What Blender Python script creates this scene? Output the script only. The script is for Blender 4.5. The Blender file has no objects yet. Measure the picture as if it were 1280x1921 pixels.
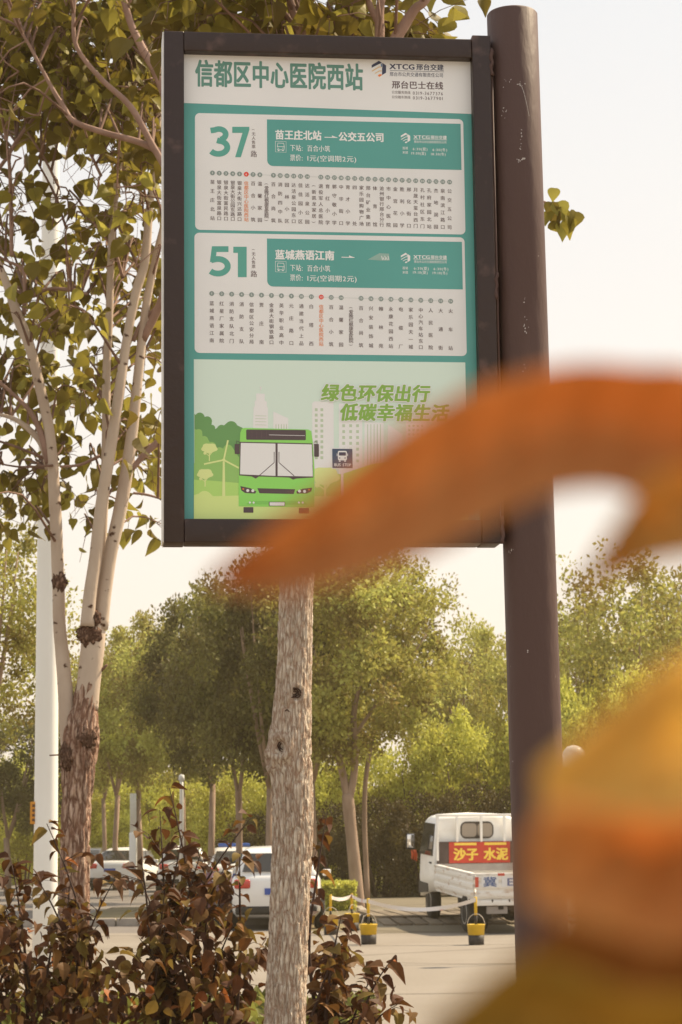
import bpy, bmesh, math, random
import numpy as np
from mathutils import Vector, Matrix, noise
PI = math.pi
SC = bpy.context.scene
COL = SC.collection
# ------------------------------------------------------------------ camera
PW, PH, FPX = 1280.0, 1921.0, 4200.0
CAMZ, PITCH, ROLL = 1.6, math.atan(618.0 / 4200.0), 0.0115
FWD = Vector((0, math.cos(PITCH), math.sin(PITCH)))
R0 = Vector((1, 0, 0)); U0 = Vector((0, -math.sin(PITCH), math.cos(PITCH)))
RIGHT = R0 * math.cos(ROLL) - U0 * math.sin(ROLL)
UP = U0 * math.cos(ROLL) + R0 * math.sin(ROLL)
CAM = Vector((0, 0, CAMZ))
cam_d = bpy.data.cameras.new('camera')
cam = bpy.data.objects.new('camera', cam_d); COL.objects.link(cam)
m = Matrix((RIGHT, UP, -FWD)).transposed().to_4x4(); m.translation = CAM
cam.matrix_world = m
cam_d.sensor_fit = 'VERTICAL'; cam_d.sensor_height = 36.0
cam_d.lens = 36.0 * FPX / PH
cam_d.clip_start = 0.02; cam_d.clip_end = 3000
cam_d.dof.use_dof = True; cam_d.dof.focus_distance = 5.15
cam_d.dof.aperture_fstop = cam_d.lens / 3.6
SC.camera = cam
# ------------------------------------------------------------------ world and sun
SUN_AZ, SUN_EL = math.radians(60), math.radians(50)
w = bpy.data.worlds.new('World'); SC.world = w; w.use_nodes = True
nt = w.node_tree; bg = nt.nodes['Background']
sky = nt.nodes.new('ShaderNodeTexSky'); sky.sky_type = 'NISHITA'; sky.sun_disc = False
sky.sun_elevation = SUN_EL; sky.sun_rotation = SUN_AZ
sky.air_density = 1.0; sky.dust_density = 6.0; sky.ozone_density = 1.0; sky.altitude = 50
veil = nt.nodes.new('ShaderNodeMix'); veil.data_type = 'RGBA'
veil.inputs[0].default_value = 0.80                     # thin even cloud veil over the blue
tcw = nt.nodes.new('ShaderNodeTexCoord'); sep = nt.nodes.new('ShaderNodeSeparateXYZ'); rampw = nt.nodes.new('ShaderNodeValToRGB')
nt.links.new(tcw.outputs['Generated'], sep.inputs[0]); nt.links.new(sep.outputs[2], rampw.inputs[0])
rampw.color_ramp.elements[0].position = 0.02; rampw.color_ramp.elements[1].position = 0.45      # cream haze low down, paler and cooler overhead
rampw.color_ramp.elements[0].color = (0.735, 0.655, 0.560, 1); rampw.color_ramp.elements[1].color = (0.508, 0.524, 0.530, 1)
mulw = nt.nodes.new('ShaderNodeVectorMath'); mulw.operation = 'SCALE'; mulw.inputs[3].default_value = 10.0
nt.links.new(rampw.outputs[0], mulw.inputs[0]); nt.links.new(mulw.outputs[0], veil.inputs[7])
nt.links.new(sky.outputs[0], veil.inputs[6]); nt.links.new(veil.outputs[2], bg.inputs[0])
bg.inputs[1].default_value = 0.10
sun_d = bpy.data.lights.new('sun', 'SUN'); sun_d.energy = 4.6; sun_d.angle = math.radians(1.2)
sun_d.color = (1.0, 0.83, 0.58)
sun = bpy.data.objects.new('sun', sun_d); COL.objects.link(sun)
sv = Vector((math.cos(SUN_EL) * math.sin(SUN_AZ), math.cos(SUN_EL) * math.cos(SUN_AZ), math.sin(SUN_EL)))
sun.rotation_euler = sv.to_track_quat('Z', 'Y').to_euler(); sun.location = (20, 10, 30)
SC.view_settings.view_transform = 'Standard'; SC.view_settings.look = 'None'
SC.view_settings.exposure = 0.78; SC.view_settings.gamma = 1.0
SC.cycles.use_denoising = True
SC.cycles.max_bounces = 8; SC.cycles.transparent_max_bounces = 8
SC.cycles.sample_clamp_indirect = 6.0

# ------------------------------------------------------------------ helpers
def ray(px, py):
    return FWD + RIGHT * ((px - PW / 2) / FPX) + UP * ((PH / 2 - py) / FPX)
def at(px, py, Y):
    r = ray(px, py); return CAM + r * (Y / r.y)
def ground(px, py):
    r = ray(px, py); return CAM + r * (-CAMZ / r.z)
def pxm(Y): return Y / FPX                             # metres per photo pixel at distance Y
def lin(r, g, b):
    def f(c):
        c /= 255.0
        return c / 12.92 if c <= 0.04045 else ((c + 0.055) / 1.055) ** 2.4
    return (f(r), f(g), f(b))
def ph(r, g, b, ill=0.72):                              # printed colour seen under the shade light -> reflectance
    return tuple(min(0.86, c / ill) for c in lin(r, g, b))

MATS = {}
def mat(name, c, rough=0.6, var=0.0, scale=6.0, c2=None, bump=0.0, bscale=None, spec=0.3, metal=0.0, stretch=None, detail=6, thr=None, coat=0.0):
    """Principled, colour varied by noise between c and c2 (or darker c)."""
    if name in MATS: return MATS[name]
    M = bpy.data.materials.new(name); M.use_nodes = True; n = M.node_tree; N = n.nodes; L = n.links
    p = N['Principled BSDF']
    p.inputs['Roughness'].default_value = rough; p.inputs['Metallic'].default_value = metal
    p.inputs['Specular IOR Level'].default_value = spec
    if coat: p.inputs['Coat Weight'].default_value = coat; p.inputs['Coat Roughness'].default_value = 0.15
    if var > 0 or c2 or bump:
        tc = N.new('ShaderNodeTexCoord'); mp = N.new('ShaderNodeMapping')
        if stretch: mp.inputs['Scale'].default_value = stretch
        L.new(tc.outputs['Object'], mp.inputs[0])
    if var > 0 or c2:
        nz = N.new('ShaderNodeTexNoise'); nz.inputs['Scale'].default_value = scale; nz.inputs['Detail'].default_value = detail
        L.new(mp.outputs[0], nz.inputs['Vector'])
        cr = N.new('ShaderNodeValToRGB')
        lo, hi = thr or (0.32, 0.68)
        cr.color_ramp.elements[0].position = lo; cr.color_ramp.elements[1].position = hi
        d = c2 or tuple(x * (1 - var) for x in c)
        cr.color_ramp.elements[0].color = (*c, 1); cr.color_ramp.elements[1].color = (*d, 1)
        L.new(nz.outputs[0], cr.inputs[0]); L.new(cr.outputs[0], p.inputs['Base Color'])
    else:
        p.inputs['Base Color'].default_value = (*c, 1)
    if bump:
        nb = N.new('ShaderNodeTexNoise'); nb.inputs['Scale'].default_value = bscale or scale * 3; nb.inputs['Detail'].default_value = 8
        L.new(mp.outputs[0], nb.inputs['Vector'])
        bp = N.new('ShaderNodeBump'); bp.inputs['Strength'].default_value = min(1, bump); bp.inputs['Distance'].default_value = 0.02
        L.new(nb.outputs[0], bp.inputs['Height']); L.new(bp.outputs[0], p.inputs['Normal'])
    MATS[name] = M; return M

def leaf_mat(name, ramp, trans=0.45, per_object=False, rough=0.5, spec=0.25, gloss=True, mottle=None):
    """Leaf: diffuse + translucent + soft sheen; tint from the 'tint' attribute or object random."""
    if name in MATS: return MATS[name]
    M = bpy.data.materials.new(name); M.use_nodes = True; n = M.node_tree; N = n.nodes; L = n.links
    p = N['Principled BSDF']; out = N['Material Output']
    cr = N.new('ShaderNodeValToRGB'); els = cr.color_ramp.elements
    while len(els) < len(ramp): els.new(0.5)
    for e, (pos, c) in zip(els, ramp): e.position = pos; e.color = (*c, 1)
    if per_object:
        oi = N.new('ShaderNodeObjectInfo'); L.new(oi.outputs['Random'], cr.inputs[0])
    else:
        a = N.new('ShaderNodeAttribute'); a.attribute_name = 'tint'; L.new(a.outputs['Fac'], cr.inputs[0])
    src = cr.outputs[0]
    if mottle:
        tc = N.new('ShaderNodeTexCoord'); nz = N.new('ShaderNodeTexNoise'); nz.inputs['Scale'].default_value = mottle[0]; nz.inputs['Detail'].default_value = 4
        L.new(tc.outputs['Object'], nz.inputs['Vector'])
        rr = N.new('ShaderNodeValToRGB'); rr.color_ramp.elements[0].position = 0.38; rr.color_ramp.elements[1].position = 0.66
        L.new(nz.outputs[0], rr.inputs[0])
        mx = N.new('ShaderNodeMix'); mx.data_type = 'RGBA'; L.new(rr.outputs[0], mx.inputs[0]); L.new(src, mx.inputs[6])
        mx.inputs[7].default_value = (*mottle[1], 1); src = mx.outputs[2]
    L.new(src, p.inputs['Base Color']); p.inputs['Roughness'].default_value = rough; p.inputs['Specular IOR Level'].default_value = spec
    t = N.new('ShaderNodeBsdfTranslucent'); L.new(src, t.inputs[0])
    mx = N.new('ShaderNodeMixShader'); mx.inputs[0].default_value = trans
    L.new(p.outputs[0], mx.inputs[1]); L.new(t.outputs[0], mx.inputs[2]); L.new(mx.outputs[0], out.inputs[0])
    MATS[name] = M; return M

def tag(o, label=None, cat=None, group=None, kind=None):
    if label: o['label'] = label
    if cat: o['category'] = cat
    if group: o['group'] = group
    if kind: o['kind'] = kind
    return o
def thing(name, label, cat, loc=(0, 0, 0), rotz=0.0, group=None):
    o = bpy.data.objects.new(name, None); COL.objects.link(o); o.empty_display_size = 0.1
    o.location = loc; o.rotation_euler = (0, 0, rotz)
    return tag(o, label, cat, group)
def link(name, me, parent=None, loc=None, kind=None):
    o = bpy.data.objects.new(name, me); COL.objects.link(o)
    if parent is not None: o.parent = parent
    if loc is not None: o.location = loc
    if kind: o['kind'] = kind
    return o
def copy_tree(o, parent=None):
    c = o.copy(); COL.objects.link(c); c.parent = parent
    for ch in list(o.children): copy_tree(ch, c)
    return c

class MB:
    """Collects shapes into one mesh; several materials allowed."""
    def __init__(s, org=(0, 0, 0)):
        s.v = []; s.f = []; s.m = []; s.mats = []; s.org = Vector(org); s.M = None; s.smooth = []
    def mi(s, m):
        if m not in s.mats: s.mats.append(m)
        return s.mats.index(m)
    def add(s, vs, fs, m=None, smooth=False):
        b = len(s.v); k = s.mi(m) if m is not None else 0
        for p in vs:
            p = Vector(p)
            if s.M is not None: p = s.M @ p
            s.v.append(tuple(p - s.org))
        for f in fs: s.f.append(tuple(i + b for i in f)); s.m.append(k); s.smooth.append(smooth)
        return s
    def box(s, c, sz, m=None, rot=None, bev=0.0):
        hx, hy, hz = sz[0] / 2, sz[1] / 2, sz[2] / 2
        R = rot if rot is not None else Matrix.Identity(3); c = Vector(c)
        if bev <= 0:
            vs = [c + R @ Vector((x * hx, y * hy, z * hz)) for z in (-1, 1) for x, y in ((-1, -1), (1, -1), (1, 1), (-1, 1))]
            fs = [(3, 2, 1, 0), (4, 5, 6, 7), (0, 1, 5, 4), (1, 2, 6, 5), (2, 3, 7, 6), (3, 0, 4, 7)]
            return s.add(vs, fs, m)
        bm = bmesh.new(); bmesh.ops.create_cube(bm, size=1.0)
        for v in bm.verts: v.co = Vector((v.co.x * sz[0], v.co.y * sz[1], v.co.z * sz[2]))
        bmesh.ops.bevel(bm, geom=bm.edges[:], offset=min(bev, min(sz) * 0.45), segments=2, affect='EDGES', profile=0.6)
        bm.verts.index_update()
        vs = [c + R @ v.co for v in bm.verts]; fs = [tuple(v.index for v in f.verts) for f in bm.faces]
        bm.free()
        return s.add(vs, fs, m, True)
    def tube(s, pts, rad, n=8, m=None, caps=True, smooth=True, disp=None):
        pts = [Vector(p) for p in pts]
        if not hasattr(rad, '__len__'): rad = [rad] * len(pts)
        vs = []; fs = []; ref = None; acc = 0.0
        for i, p in enumerate(pts):
            t = (pts[min(i + 1, len(pts) - 1)] - pts[max(i - 1, 0)])
            t = t.normalized() if t.length > 1e-9 else Vector((0, 0, 1))
            if ref is None:
                ref = Vector((1, 0, 0)) if abs(t.x) < 0.9 else Vector((0, 1, 0))
            ref = (ref - t * ref.dot(t)).normalized(); b = t.cross(ref)
            if i: acc += (p - pts[i - 1]).length
            for k in range(n):
                a = 2 * PI * k / n
                r = rad[i] * (disp(a, acc, rad[i]) if disp else 1.0)
                vs.append(p + ref * (math.cos(a) * r) + b * (math.sin(a) * r))
        for i in range(len(pts) - 1):
            for k in range(n):
                k2 = (k + 1) % n
                fs.append((i * n + k, i * n + k2, (i + 1) * n + k2, (i + 1) * n + k))
        if caps:
            fs.append(tuple(reversed(range(n)))); fs.append(tuple(range((len(pts) - 1) * n, len(pts) * n)))
        return s.add(vs, fs, m, smooth)
    def lathe(s, prof, c=(0, 0, 0), n=16, m=None, axis='z', smooth=True):
        c = Vector(c); vs = []; fs = []
        for r, h in prof:
            for k in range(n):
                a = 2 * PI * k / n; x, y = math.cos(a) * r, math.sin(a) * r
                vs.append(c + (Vector((x, y, h)) if axis == 'z' else Vector((h, x, y)) if axis == 'x' else Vector((x, h, y))))
        for i in range(len(prof) - 1):
            for k in range(n):
                k2 = (k + 1) % n; fs.append((i * n + k, i * n + k2, (i + 1) * n + k2, (i + 1) * n + k))
        fs.append(tuple(reversed(range(n)))); fs.append(tuple(range((len(prof) - 1) * n, len(prof) * n)))
        return s.add(vs, fs, m, smooth)
    def loft(s, rings, m=None, smooth=True, caps=True):
        n = len(rings[0]); vs = [p for r in rings for p in r]; fs = []
        for i in range(len(rings) - 1):
            for k in range(n):
                k2 = (k + 1) % n; fs.append((i * n + k, i * n + k2, (i + 1) * n + k2, (i + 1) * n + k))
        if caps: fs.append(tuple(reversed(range(n)))); fs.append(tuple(range((len(rings) - 1) * n, len(rings) * n)))
        return s.add(vs, fs, m, smooth)
    def prism(s, poly, d, m=None):
        """poly: list of 3D points (planar); extruded by vector d."""
        d = Vector(d); a = [Vector(p) for p in poly]; n = len(a)
        vs = a + [p + d for p in a]
        fs = [tuple(range(n)), tuple(range(2 * n - 1, n - 1, -1))] + [(k, k + n, (k + 1) % n + n, (k + 1) % n) for k in range(n)]
        return s.add(vs, fs, m)
    def mesh(s, name, m=None):
        me = bpy.data.meshes.new(name); me.from_pydata(s.v, [], s.f)
        if m is not None: me.materials.append(m)
        else:
            for q in s.mats: me.materials.append(q)
            me.polygons.foreach_set('material_index', s.m)
        me.polygons.foreach_set('use_smooth', s.smooth)
        bm = bmesh.new(); bm.from_mesh(me); bmesh.ops.recalc_face_normals(bm, faces=bm.faces[:]); bm.to_mesh(me); bm.free()
        me.update(); return me
    def build(s, name, m=None, parent=None, loc=None, kind=None):
        return link(name, s.mesh(name, m), parent, loc, kind)

def smooth_path(P, k=4):
    """Catmull-Rom through [(vec..., r)] tuples -> denser list; works on numpy rows."""
    P = np.array(P, float); out = []
    for i in range(len(P) - 1):
        p0 = P[max(i - 1, 0)]; p1 = P[i]; p2 = P[i + 1]; p3 = P[min(i + 2, len(P) - 1)]
        for j in range(k):
            t = j / k
            out.append(0.5 * (2 * p1 + (p2 - p0) * t + (2 * p0 - 5 * p1 + 4 * p2 - p3) * t * t + (3 * p1 - p0 - 3 * p2 + p3) * t ** 3))
    out.append(P[-1]); return np.array(out)
def limb_path(pp, Y, k=4):
    """pp: (px, py, width_px[, dY]) in the photograph, at distance Y -> world rows x,y,z,r"""
    rows = []
    for q in pp:
        yy = Y + (q[3] if len(q) > 3 else 0.0); p = at(q[0], q[1], yy)
        rows.append((p.x, p.y, p.z, q[2] * pxm(yy) / 2))
    return smooth_path(rows, k)

def scatter_mesh(name, lv, lf, pos, rot, scl, tint, m):
    """One mesh of many small leaves. lv (k,3), lf list of tris/quads of equal size."""
    n, k = len(pos), len(lv); lf = np.array(lf, np.int32)
    V = np.einsum('nij,kj->nki', rot, lv) * scl[:, None, None] + pos[:, None, :]
    F = (lf[None, :, :] + (np.arange(n, dtype=np.int32) * k)[:, None, None]).reshape(-1, lf.shape[1])
    me = bpy.data.meshes.new(name)
    me.vertices.add(n * k); me.vertices.foreach_set('co', V.reshape(-1).astype(np.float32))
    me.loops.add(F.size); me.loops.foreach_set('vertex_index', F.reshape(-1))
    me.polygons.add(len(F)); me.polygons.foreach_set('loop_start', np.arange(0, F.size, F.shape[1], dtype=np.int32))
    me.polygons.foreach_set('loop_total', np.full(len(F), F.shape[1], np.int32))
    a = me.attributes.new('tint', 'FLOAT', 'POINT'); a.data.foreach_set('value', np.repeat(tint, k).astype(np.float32))
    me.materials.append(m); me.update(calc_edges=True); return me
def rot_from(d, nrm):
    """rows of unit direction d (leaf axis = local y) and rough normal -> (n,3,3)"""
    d = d / np.linalg.norm(d, axis=1, keepdims=True)
    x = np.cross(d, nrm); x /= np.linalg.norm(x, axis=1, keepdims=True) + 1e-9
    z = np.cross(x, d); return np.stack([x, d, z], axis=2)
# ------------------------------------------------------------------ setting: ground, road, forecourt
def sheet(name, x0, x1, y0, y1, z, m, kind='structure', nx=1, ny=1):
    b = MB(); vs = []; fs = []
    for j in range(ny + 1):
        for i in range(nx + 1): vs.append((x0 + (x1 - x0) * i / nx, y0 + (y1 - y0) * j / ny, z))
    for j in range(ny):
        for i in range(nx): a = j * (nx + 1) + i; fs.append((a, a + 1, a + nx + 2, a + nx + 1))
    b.add(vs, fs, m); return b.build(name, m, kind=kind)
earth = mat('dry_earth', (0.20, 0.155, 0.095), 0.95, scale=1.2, c2=(0.13, 0.115, 0.05), bump=0.6, bscale=14)
def concrete(name, c, c2, crack=True):
    M = mat(name, c, 0.85, scale=0.35, c2=c2, bump=0.25, bscale=30)
    N = M.node_tree.nodes; L = M.node_tree.links; p = N['Principled BSDF']
    tc = N.new('ShaderNodeTexCoord'); nz = N.new('ShaderNodeTexNoise'); nz.inputs['Scale'].default_value = 26; nz.inputs['Detail'].default_value = 6
    L.new(tc.outputs['Object'], nz.inputs['Vector'])
    vo = N.new('ShaderNodeTexVoronoi'); vo.feature = 'DISTANCE_TO_EDGE'; vo.inputs['Scale'].default_value = 0.13
    n2 = N.new('ShaderNodeTexNoise'); n2.inputs['Scale'].default_value = 0.9; n2.inputs['Detail'].default_value = 5
    L.new(tc.outputs['Object'], n2.inputs['Vector'])
    va = N.new('ShaderNodeMix'); va.data_type = 'RGBA'; va.inputs[0].default_value = 0.25
    L.new(tc.outputs['Object'], va.inputs[6]); L.new(n2.outputs[1], va.inputs[7]); L.new(va.outputs[2], vo.inputs['Vector'])
    cr = N.new('ShaderNodeValToRGB'); cr.color_ramp.elements[0].position = 0.004; cr.color_ramp.elements[1].position = 0.012
    cr.color_ramp.elements[0].color = (0.72, 0.70, 0.68, 1)
    L.new(vo.outputs['Distance'], cr.inputs[0])
    src = p.inputs['Base Color'].links[0].from_socket
    m1 = N.new('ShaderNodeMix'); m1.data_type = 'RGBA'; m1.blend_type = 'MULTIPLY'; m1.inputs[0].default_value = 1.0
    r2 = N.new('ShaderNodeValToRGB'); r2.color_ramp.elements[0].position = 0.25; r2.color_ramp.elements[1].position = 0.75
    r2.color_ramp.elements[0].color = (0.82, 0.81, 0.80, 1)
    L.new(nz.outputs[0], r2.inputs[0]); L.new(src, m1.inputs[6]); L.new(r2.outputs[0], m1.inputs[7])
    m2 = N.new('ShaderNodeMix'); m2.data_type = 'RGBA'; m2.blend_type = 'MULTIPLY'; m2.inputs[0].default_value = 1.0
    L.new(m1.outputs[2], m2.inputs[6]); L.new(cr.outputs[0], m2.inputs[7]); L.new(m2.outputs[2], p.inputs['Base Color'])
    return M
conc = concrete('pale_concrete', (0.268, 0.234, 0.196), (0.228, 0.196, 0.160))
conc2 = concrete('sandy_paving', (0.20, 0.172, 0.125), (0.16, 0.135, 0.095))
joint_m = mat('joint_tar', (0.10, 0.085, 0.07), 0.9, var=.4, scale=3)
for jy in (24.0, 29.5, 35.0): sheet('road_joint', -30, 20, jy, jy + .035, 0.0085, joint_m)
sheet('ground', -900, 900, -60, 1500, 0.0, earth)
sheet('road', -70, 45, -30, 41.2, 0.004, conc)
sheet('side_road', -70, -1.2, 41.2, 150, 0.004, concrete('greyer_concrete', (0.19, 0.168, 0.152), (0.155, 0.137, 0.124)))
def slope(y): return min(0.16, max(0.0, (y - 39.8) * 0.045))               # the drive rises from the road
bfc = MB(); ysl = [39.8, 40.5, 41.5, 42.5, 43.36, 46, 58, 80]
for k in range(len(ysl) - 1): bfc.add([(.5, ysl[k], slope(ysl[k]) + .009), (30, ysl[k], slope(ysl[k]) + .009), (30, ysl[k + 1], slope(ysl[k + 1]) + .009), (.5, ysl[k + 1], slope(ysl[k + 1]) + .009)], [(0, 1, 2, 3)], conc2 if ysl[k] < 58 else earth)
fore = tag(bfc.build('forecourt'), kind='structure')
bedm = mat('planting_soil', (0.11, 0.08, 0.05), 0.95, var=0.5, scale=4, bump=0.6)
sheet('planting_bed', -4.5, 0.75, 6.5, 18.0, 0.008, bedm)
# paving slabs of the apron, each its own piece
slab_m = [mat('slab_%d' % i, c, 0.9, var=0.25, scale=7, bump=0.3) for i, c in enumerate(((0.21, 0.17, 0.125), (0.18, 0.142, 0.102), (0.15, 0.118, 0.084)))]
random.seed(3)
slab_me = []
for q in range(3):
    b = MB(); b.box((0, 0, 0.012), (0.235, 1.30, 0.06), bev=0.008); slab_me.append(b.mesh('paver', slab_m[q]))
for j in range(4):
    for i in range(15):
        o = link('paver', slab_me[random.randrange(3)], fore)
        o.location = (0.75 + i * 0.285 + random.uniform(-.006, .006) - j * 0.12, 41.95 + j * 1.36, slope(41.95 + j * 1.36) + 0.002 + random.uniform(-0.004, 0.010)); o.rotation_euler = ((.045 if j < 1 else 0.0) + random.uniform(-.003, .003), random.uniform(-.01, .01), 0.10 + random.uniform(-.012, .012))
kerb_m = mat('kerb_stone', (0.36, 0.32, 0.28), 0.85, var=0.25, scale=5, bump=0.3)
kerb = tag(bpy.data.objects.new('kerb', None), kind='structure'); COL.objects.link(kerb)
kb = MB(); kb.box((0, 0, 0.06), (0.98, 0.16, 0.20), bev=0.02); kme = kb.mesh('kerb_stone', kerb_m)
kp = [(-6 + i, 44.6) for i in range(6)] + [(-0.25, 44.72), (0.30, 45.4), (0.42, 46.35), (0.42, 47.35), (0.38, 48.35), (0.36, 49.35), (0.32, 50.35), (0.30, 51.35), (0.3, 52.35)]
for i, (x, y) in enumerate(kp):
    o = link('kerb_stone', kme, kerb); o.location = (x, y, 0.0)
    nx, ny = kp[min(i + 1, len(kp) - 1)]; qx, qy = kp[max(i - 1, 0)]
    o.rotation_euler = (0, 0, math.atan2(ny - qy, nx - qx))
sheet('verge', -5.6, 0.24, 44.7, 54.5, 0.10, earth)

# ------------------------------------------------------------------ text
GL = {}
def glyph(ch):
    if ch in GL: return GL[ch]
    cu = bpy.data.curves.new('glyph', 'FONT'); cu.body = ch; cu.size = 1.0; cu.resolution_u = 2; cu.fill_mode = 'FRONT'
    o = bpy.data.objects.new('glyph', cu); COL.objects.link(o)
    dg = bpy.context.evaluated_depsgraph_get(); me = bpy.data.meshes.new_from_object(o.evaluated_get(dg))
    V = np.array([v.co[:2] for v in me.vertices]).reshape(-1, 2); Fc = [tuple(p.vertices) for p in me.polygons]
    bpy.data.objects.remove(o); bpy.data.curves.remove(cu); bpy.data.meshes.remove(me)
    GL[ch] = (V, Fc); return GL[ch]
BOLD = {0: [(0, 0)], 1: [(-.012, 0), (.012, 0)], 2: [(-.025, -.012), (.025, .012), (-.025, .012), (.025, -.012)],
        3: [(-.045, -.02), (.045, .02), (-.045, .02), (.045, -.02), (0, -.03), (0, .03), (0, 0)]}

# ------------------------------------------------------------------ the bus stop sign
YAW = math.radians(6.2)
SU = Vector((math.cos(YAW), math.sin(YAW), 0)); SN = Vector((math.sin(YAW), -math.cos(YAW), 0))   # along the sign, out of its face
SA = at(308, 535, 5.0); SA.z = 0
def sign_uv(px, py, back=0.0):
    """pixel -> (u, z) on the sign's plane, pushed back by 'back' metres"""
    r = ray(px, py); o = SA - SN * back; t = (o - CAM).dot(SN) / r.dot(SN); p = CAM + r * t
    return ((p - o).dot(SU), p.z)
u_r = (sign_uv(924, 100)[0] + sign_uv(938, 980)[0]) / 2
z_t = (sign_uv(308, 55)[1] + sign_uv(922, 75)[1]) / 2
z_b = (sign_uv(308, 1016)[1] + sign_uv(938, 1021)[1]) / 2
bs = thing('bus_stop_sign', 'brown bus stop sign with a green and white route poster on a thick round pole', 'bus stop sign', (SA.x, SA.y, 0), YAW)
# local frame of the sign: x along, y into the depth (away from the viewer), z up
def brown(name, c, hi, chips, scale, stretch=None):
    M = mat(name, c, 0.42, scale=scale, c2=hi, thr=(0.58, 0.74), spec=0.45, bump=0.12, bscale=40, stretch=stretch)
    N = M.node_tree.nodes; L = M.node_tree.links; p = N['Principled BSDF']
    tc = N.new('ShaderNodeTexCoord'); nz = N.new('ShaderNodeTexNoise'); nz.inputs['Scale'].default_value = 22; nz.inputs['Detail'].default_value = 7; nz.inputs['Roughness'].default_value = 0.7
    mp = N.new('ShaderNodeMapping'); mp.inputs['Scale'].default_value = (1, 1, 0.5); L.new(tc.outputs['Object'], mp.inputs[0]); L.new(mp.outputs[0], nz.inputs['Vector'])
    cr = N.new('ShaderNodeValToRGB'); cr.color_ramp.elements[0].position = chips; cr.color_ramp.elements[1].position = chips + 0.015
    L.new(nz.outputs[0], cr.inputs[0]); src = p.inputs['Base Color'].links[0].from_socket
    mx = N.new('ShaderNodeMix'); mx.data_type = 'RGBA'; L.new(cr.outputs[0], mx.inputs[0]); L.new(src, mx.inputs[6]); mx.inputs[7].default_value = (0.42, 0.36, 0.33, 1)
    L.new(mx.outputs[2], p.inputs['Base Color']); return M
frame_m = brown('brown_frame_paint', (0.030, 0.014, 0.010), (0.105, 0.058, 0.047), 0.77, 17)
pole_m = brown('brown_pole_paint', (0.088, 0.050, 0.042), (0.130, 0.080, 0.068), 0.70, 3, (1, 1, 0.35))
[setattr(n_.inputs['Strength'], 'default_value', .16) for n_ in pole_m.node_tree.nodes if n_.type == 'BUMP']; pole_m.node_tree.nodes['Principled BSDF'].inputs['Roughness'].default_value = 0.55; pole_m.node_tree.nodes['Principled BSDF'].inputs['Specular IOR Level'].default_value = 0.25
FD = 0.085
ul, ur_in = sign_uv(346, 500)[0], (sign_uv(888, 120)[0] + sign_uv(901, 900)[0]) / 2
zt_in, zb_in = (sign_uv(346, 94)[1] + sign_uv(888, 109)[1]) / 2, (sign_uv(346, 973)[1] + sign_uv(700, 974)[1]) / 2
def rail(x0, x1, z0, z1, dy=0.0):
    b = MB(); b.box(((x0 + x1) / 2, FD / 2 + dy, (z0 + z1) / 2), (x1 - x0, FD, z1 - z0), bev=0.003); return b.build('frame_rail', frame_m, bs)
rail(0, ul, z_b, z_t, 0.002); rail(ur_in, u_r - .001, z_b, z_t + 0.008, -0.003)
rail(ul, ur_in, zt_in, z_t - 0.001); rail(ul, ur_in, z_b + 0.001, zb_in)
b = MB(); b.box((-0.0018, 0.045, (z_b + z_t) / 2), (0.004, 0.080, z_t - z_b - 0.004), bev=0.001)
b.build('edge_trim', mat('bare_aluminium_trim', (0.75, 0.73, 0.70), 0.45, var=0.2, scale=30), bs)
b = MB(); b.box(((ul + ur_in) / 2, 0.05, (zt_in + zb_in) / 2), (ur_in - ul + 0.02, 0.012, zt_in - zb_in + 0.02)); b.build('back_panel', frame_m, bs)
pr = 0.0605; pole_y = 0.045
def pole_u(z): return PU0 + (z - PZ0) * PK                                # axis of the slightly leaning pole
(PU1, PZ1), (PU0, PZ0) = sign_uv(962, 60, pole_y), sign_uv(1005, 1400, pole_y)
PK = (PU1 - PU0) / (PZ1 - PZ0); pole_x = pole_u(3.0); ztop = sign_uv(962, 22)[1] + 0.012
b = MB(); b.tube([(pole_u(z), pole_y, z) for z in (-0.02, 1.0, 2.0, 3.0, ztop - 0.004, ztop)], [pr] * 5 + [pr - .003], 44); po = b.build('pole', pole_m, bs)
b = MB(); b.lathe([(pr + 0.05, 0.0), (pr + 0.05, 0.012)], (pole_u(0), pole_y, 0), 24, pole_m)
for k in range(4): b.lathe([(0.012, 0.012), (0.012, 0.03)], (pole_u(0) + 0.085 * math.cos(k * PI / 2 + .7), pole_y + 0.085 * math.sin(k * PI / 2 + .7), 0), 6, pole_m)
b.build('base_plate', None, bs)
for zz in (z_t - 0.06, (z_t + z_b) / 2, z_b + 0.03):                     # weld beads joining frame and pole
    b = MB(); random.seed(int(zz * 100))
    pts = [(u_r + 0.001 + random.uniform(-.003, .003), -0.001, zz + k * 0.008 - 0.03) for k in range(9)]
    b.tube(pts, [0.003 + random.uniform(0, .003) for _ in pts], 6); b.build('weld_bead', pole_m, bs)
# seam strip along pole where the frame meets it
b = MB(); b.tube([(u_r + 0.004, 0.006, z_b), (u_r + 0.002, 0.006, z_t - 0.02)], 0.0035, 6); b.build('weld_bead', pole_m, bs)
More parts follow.
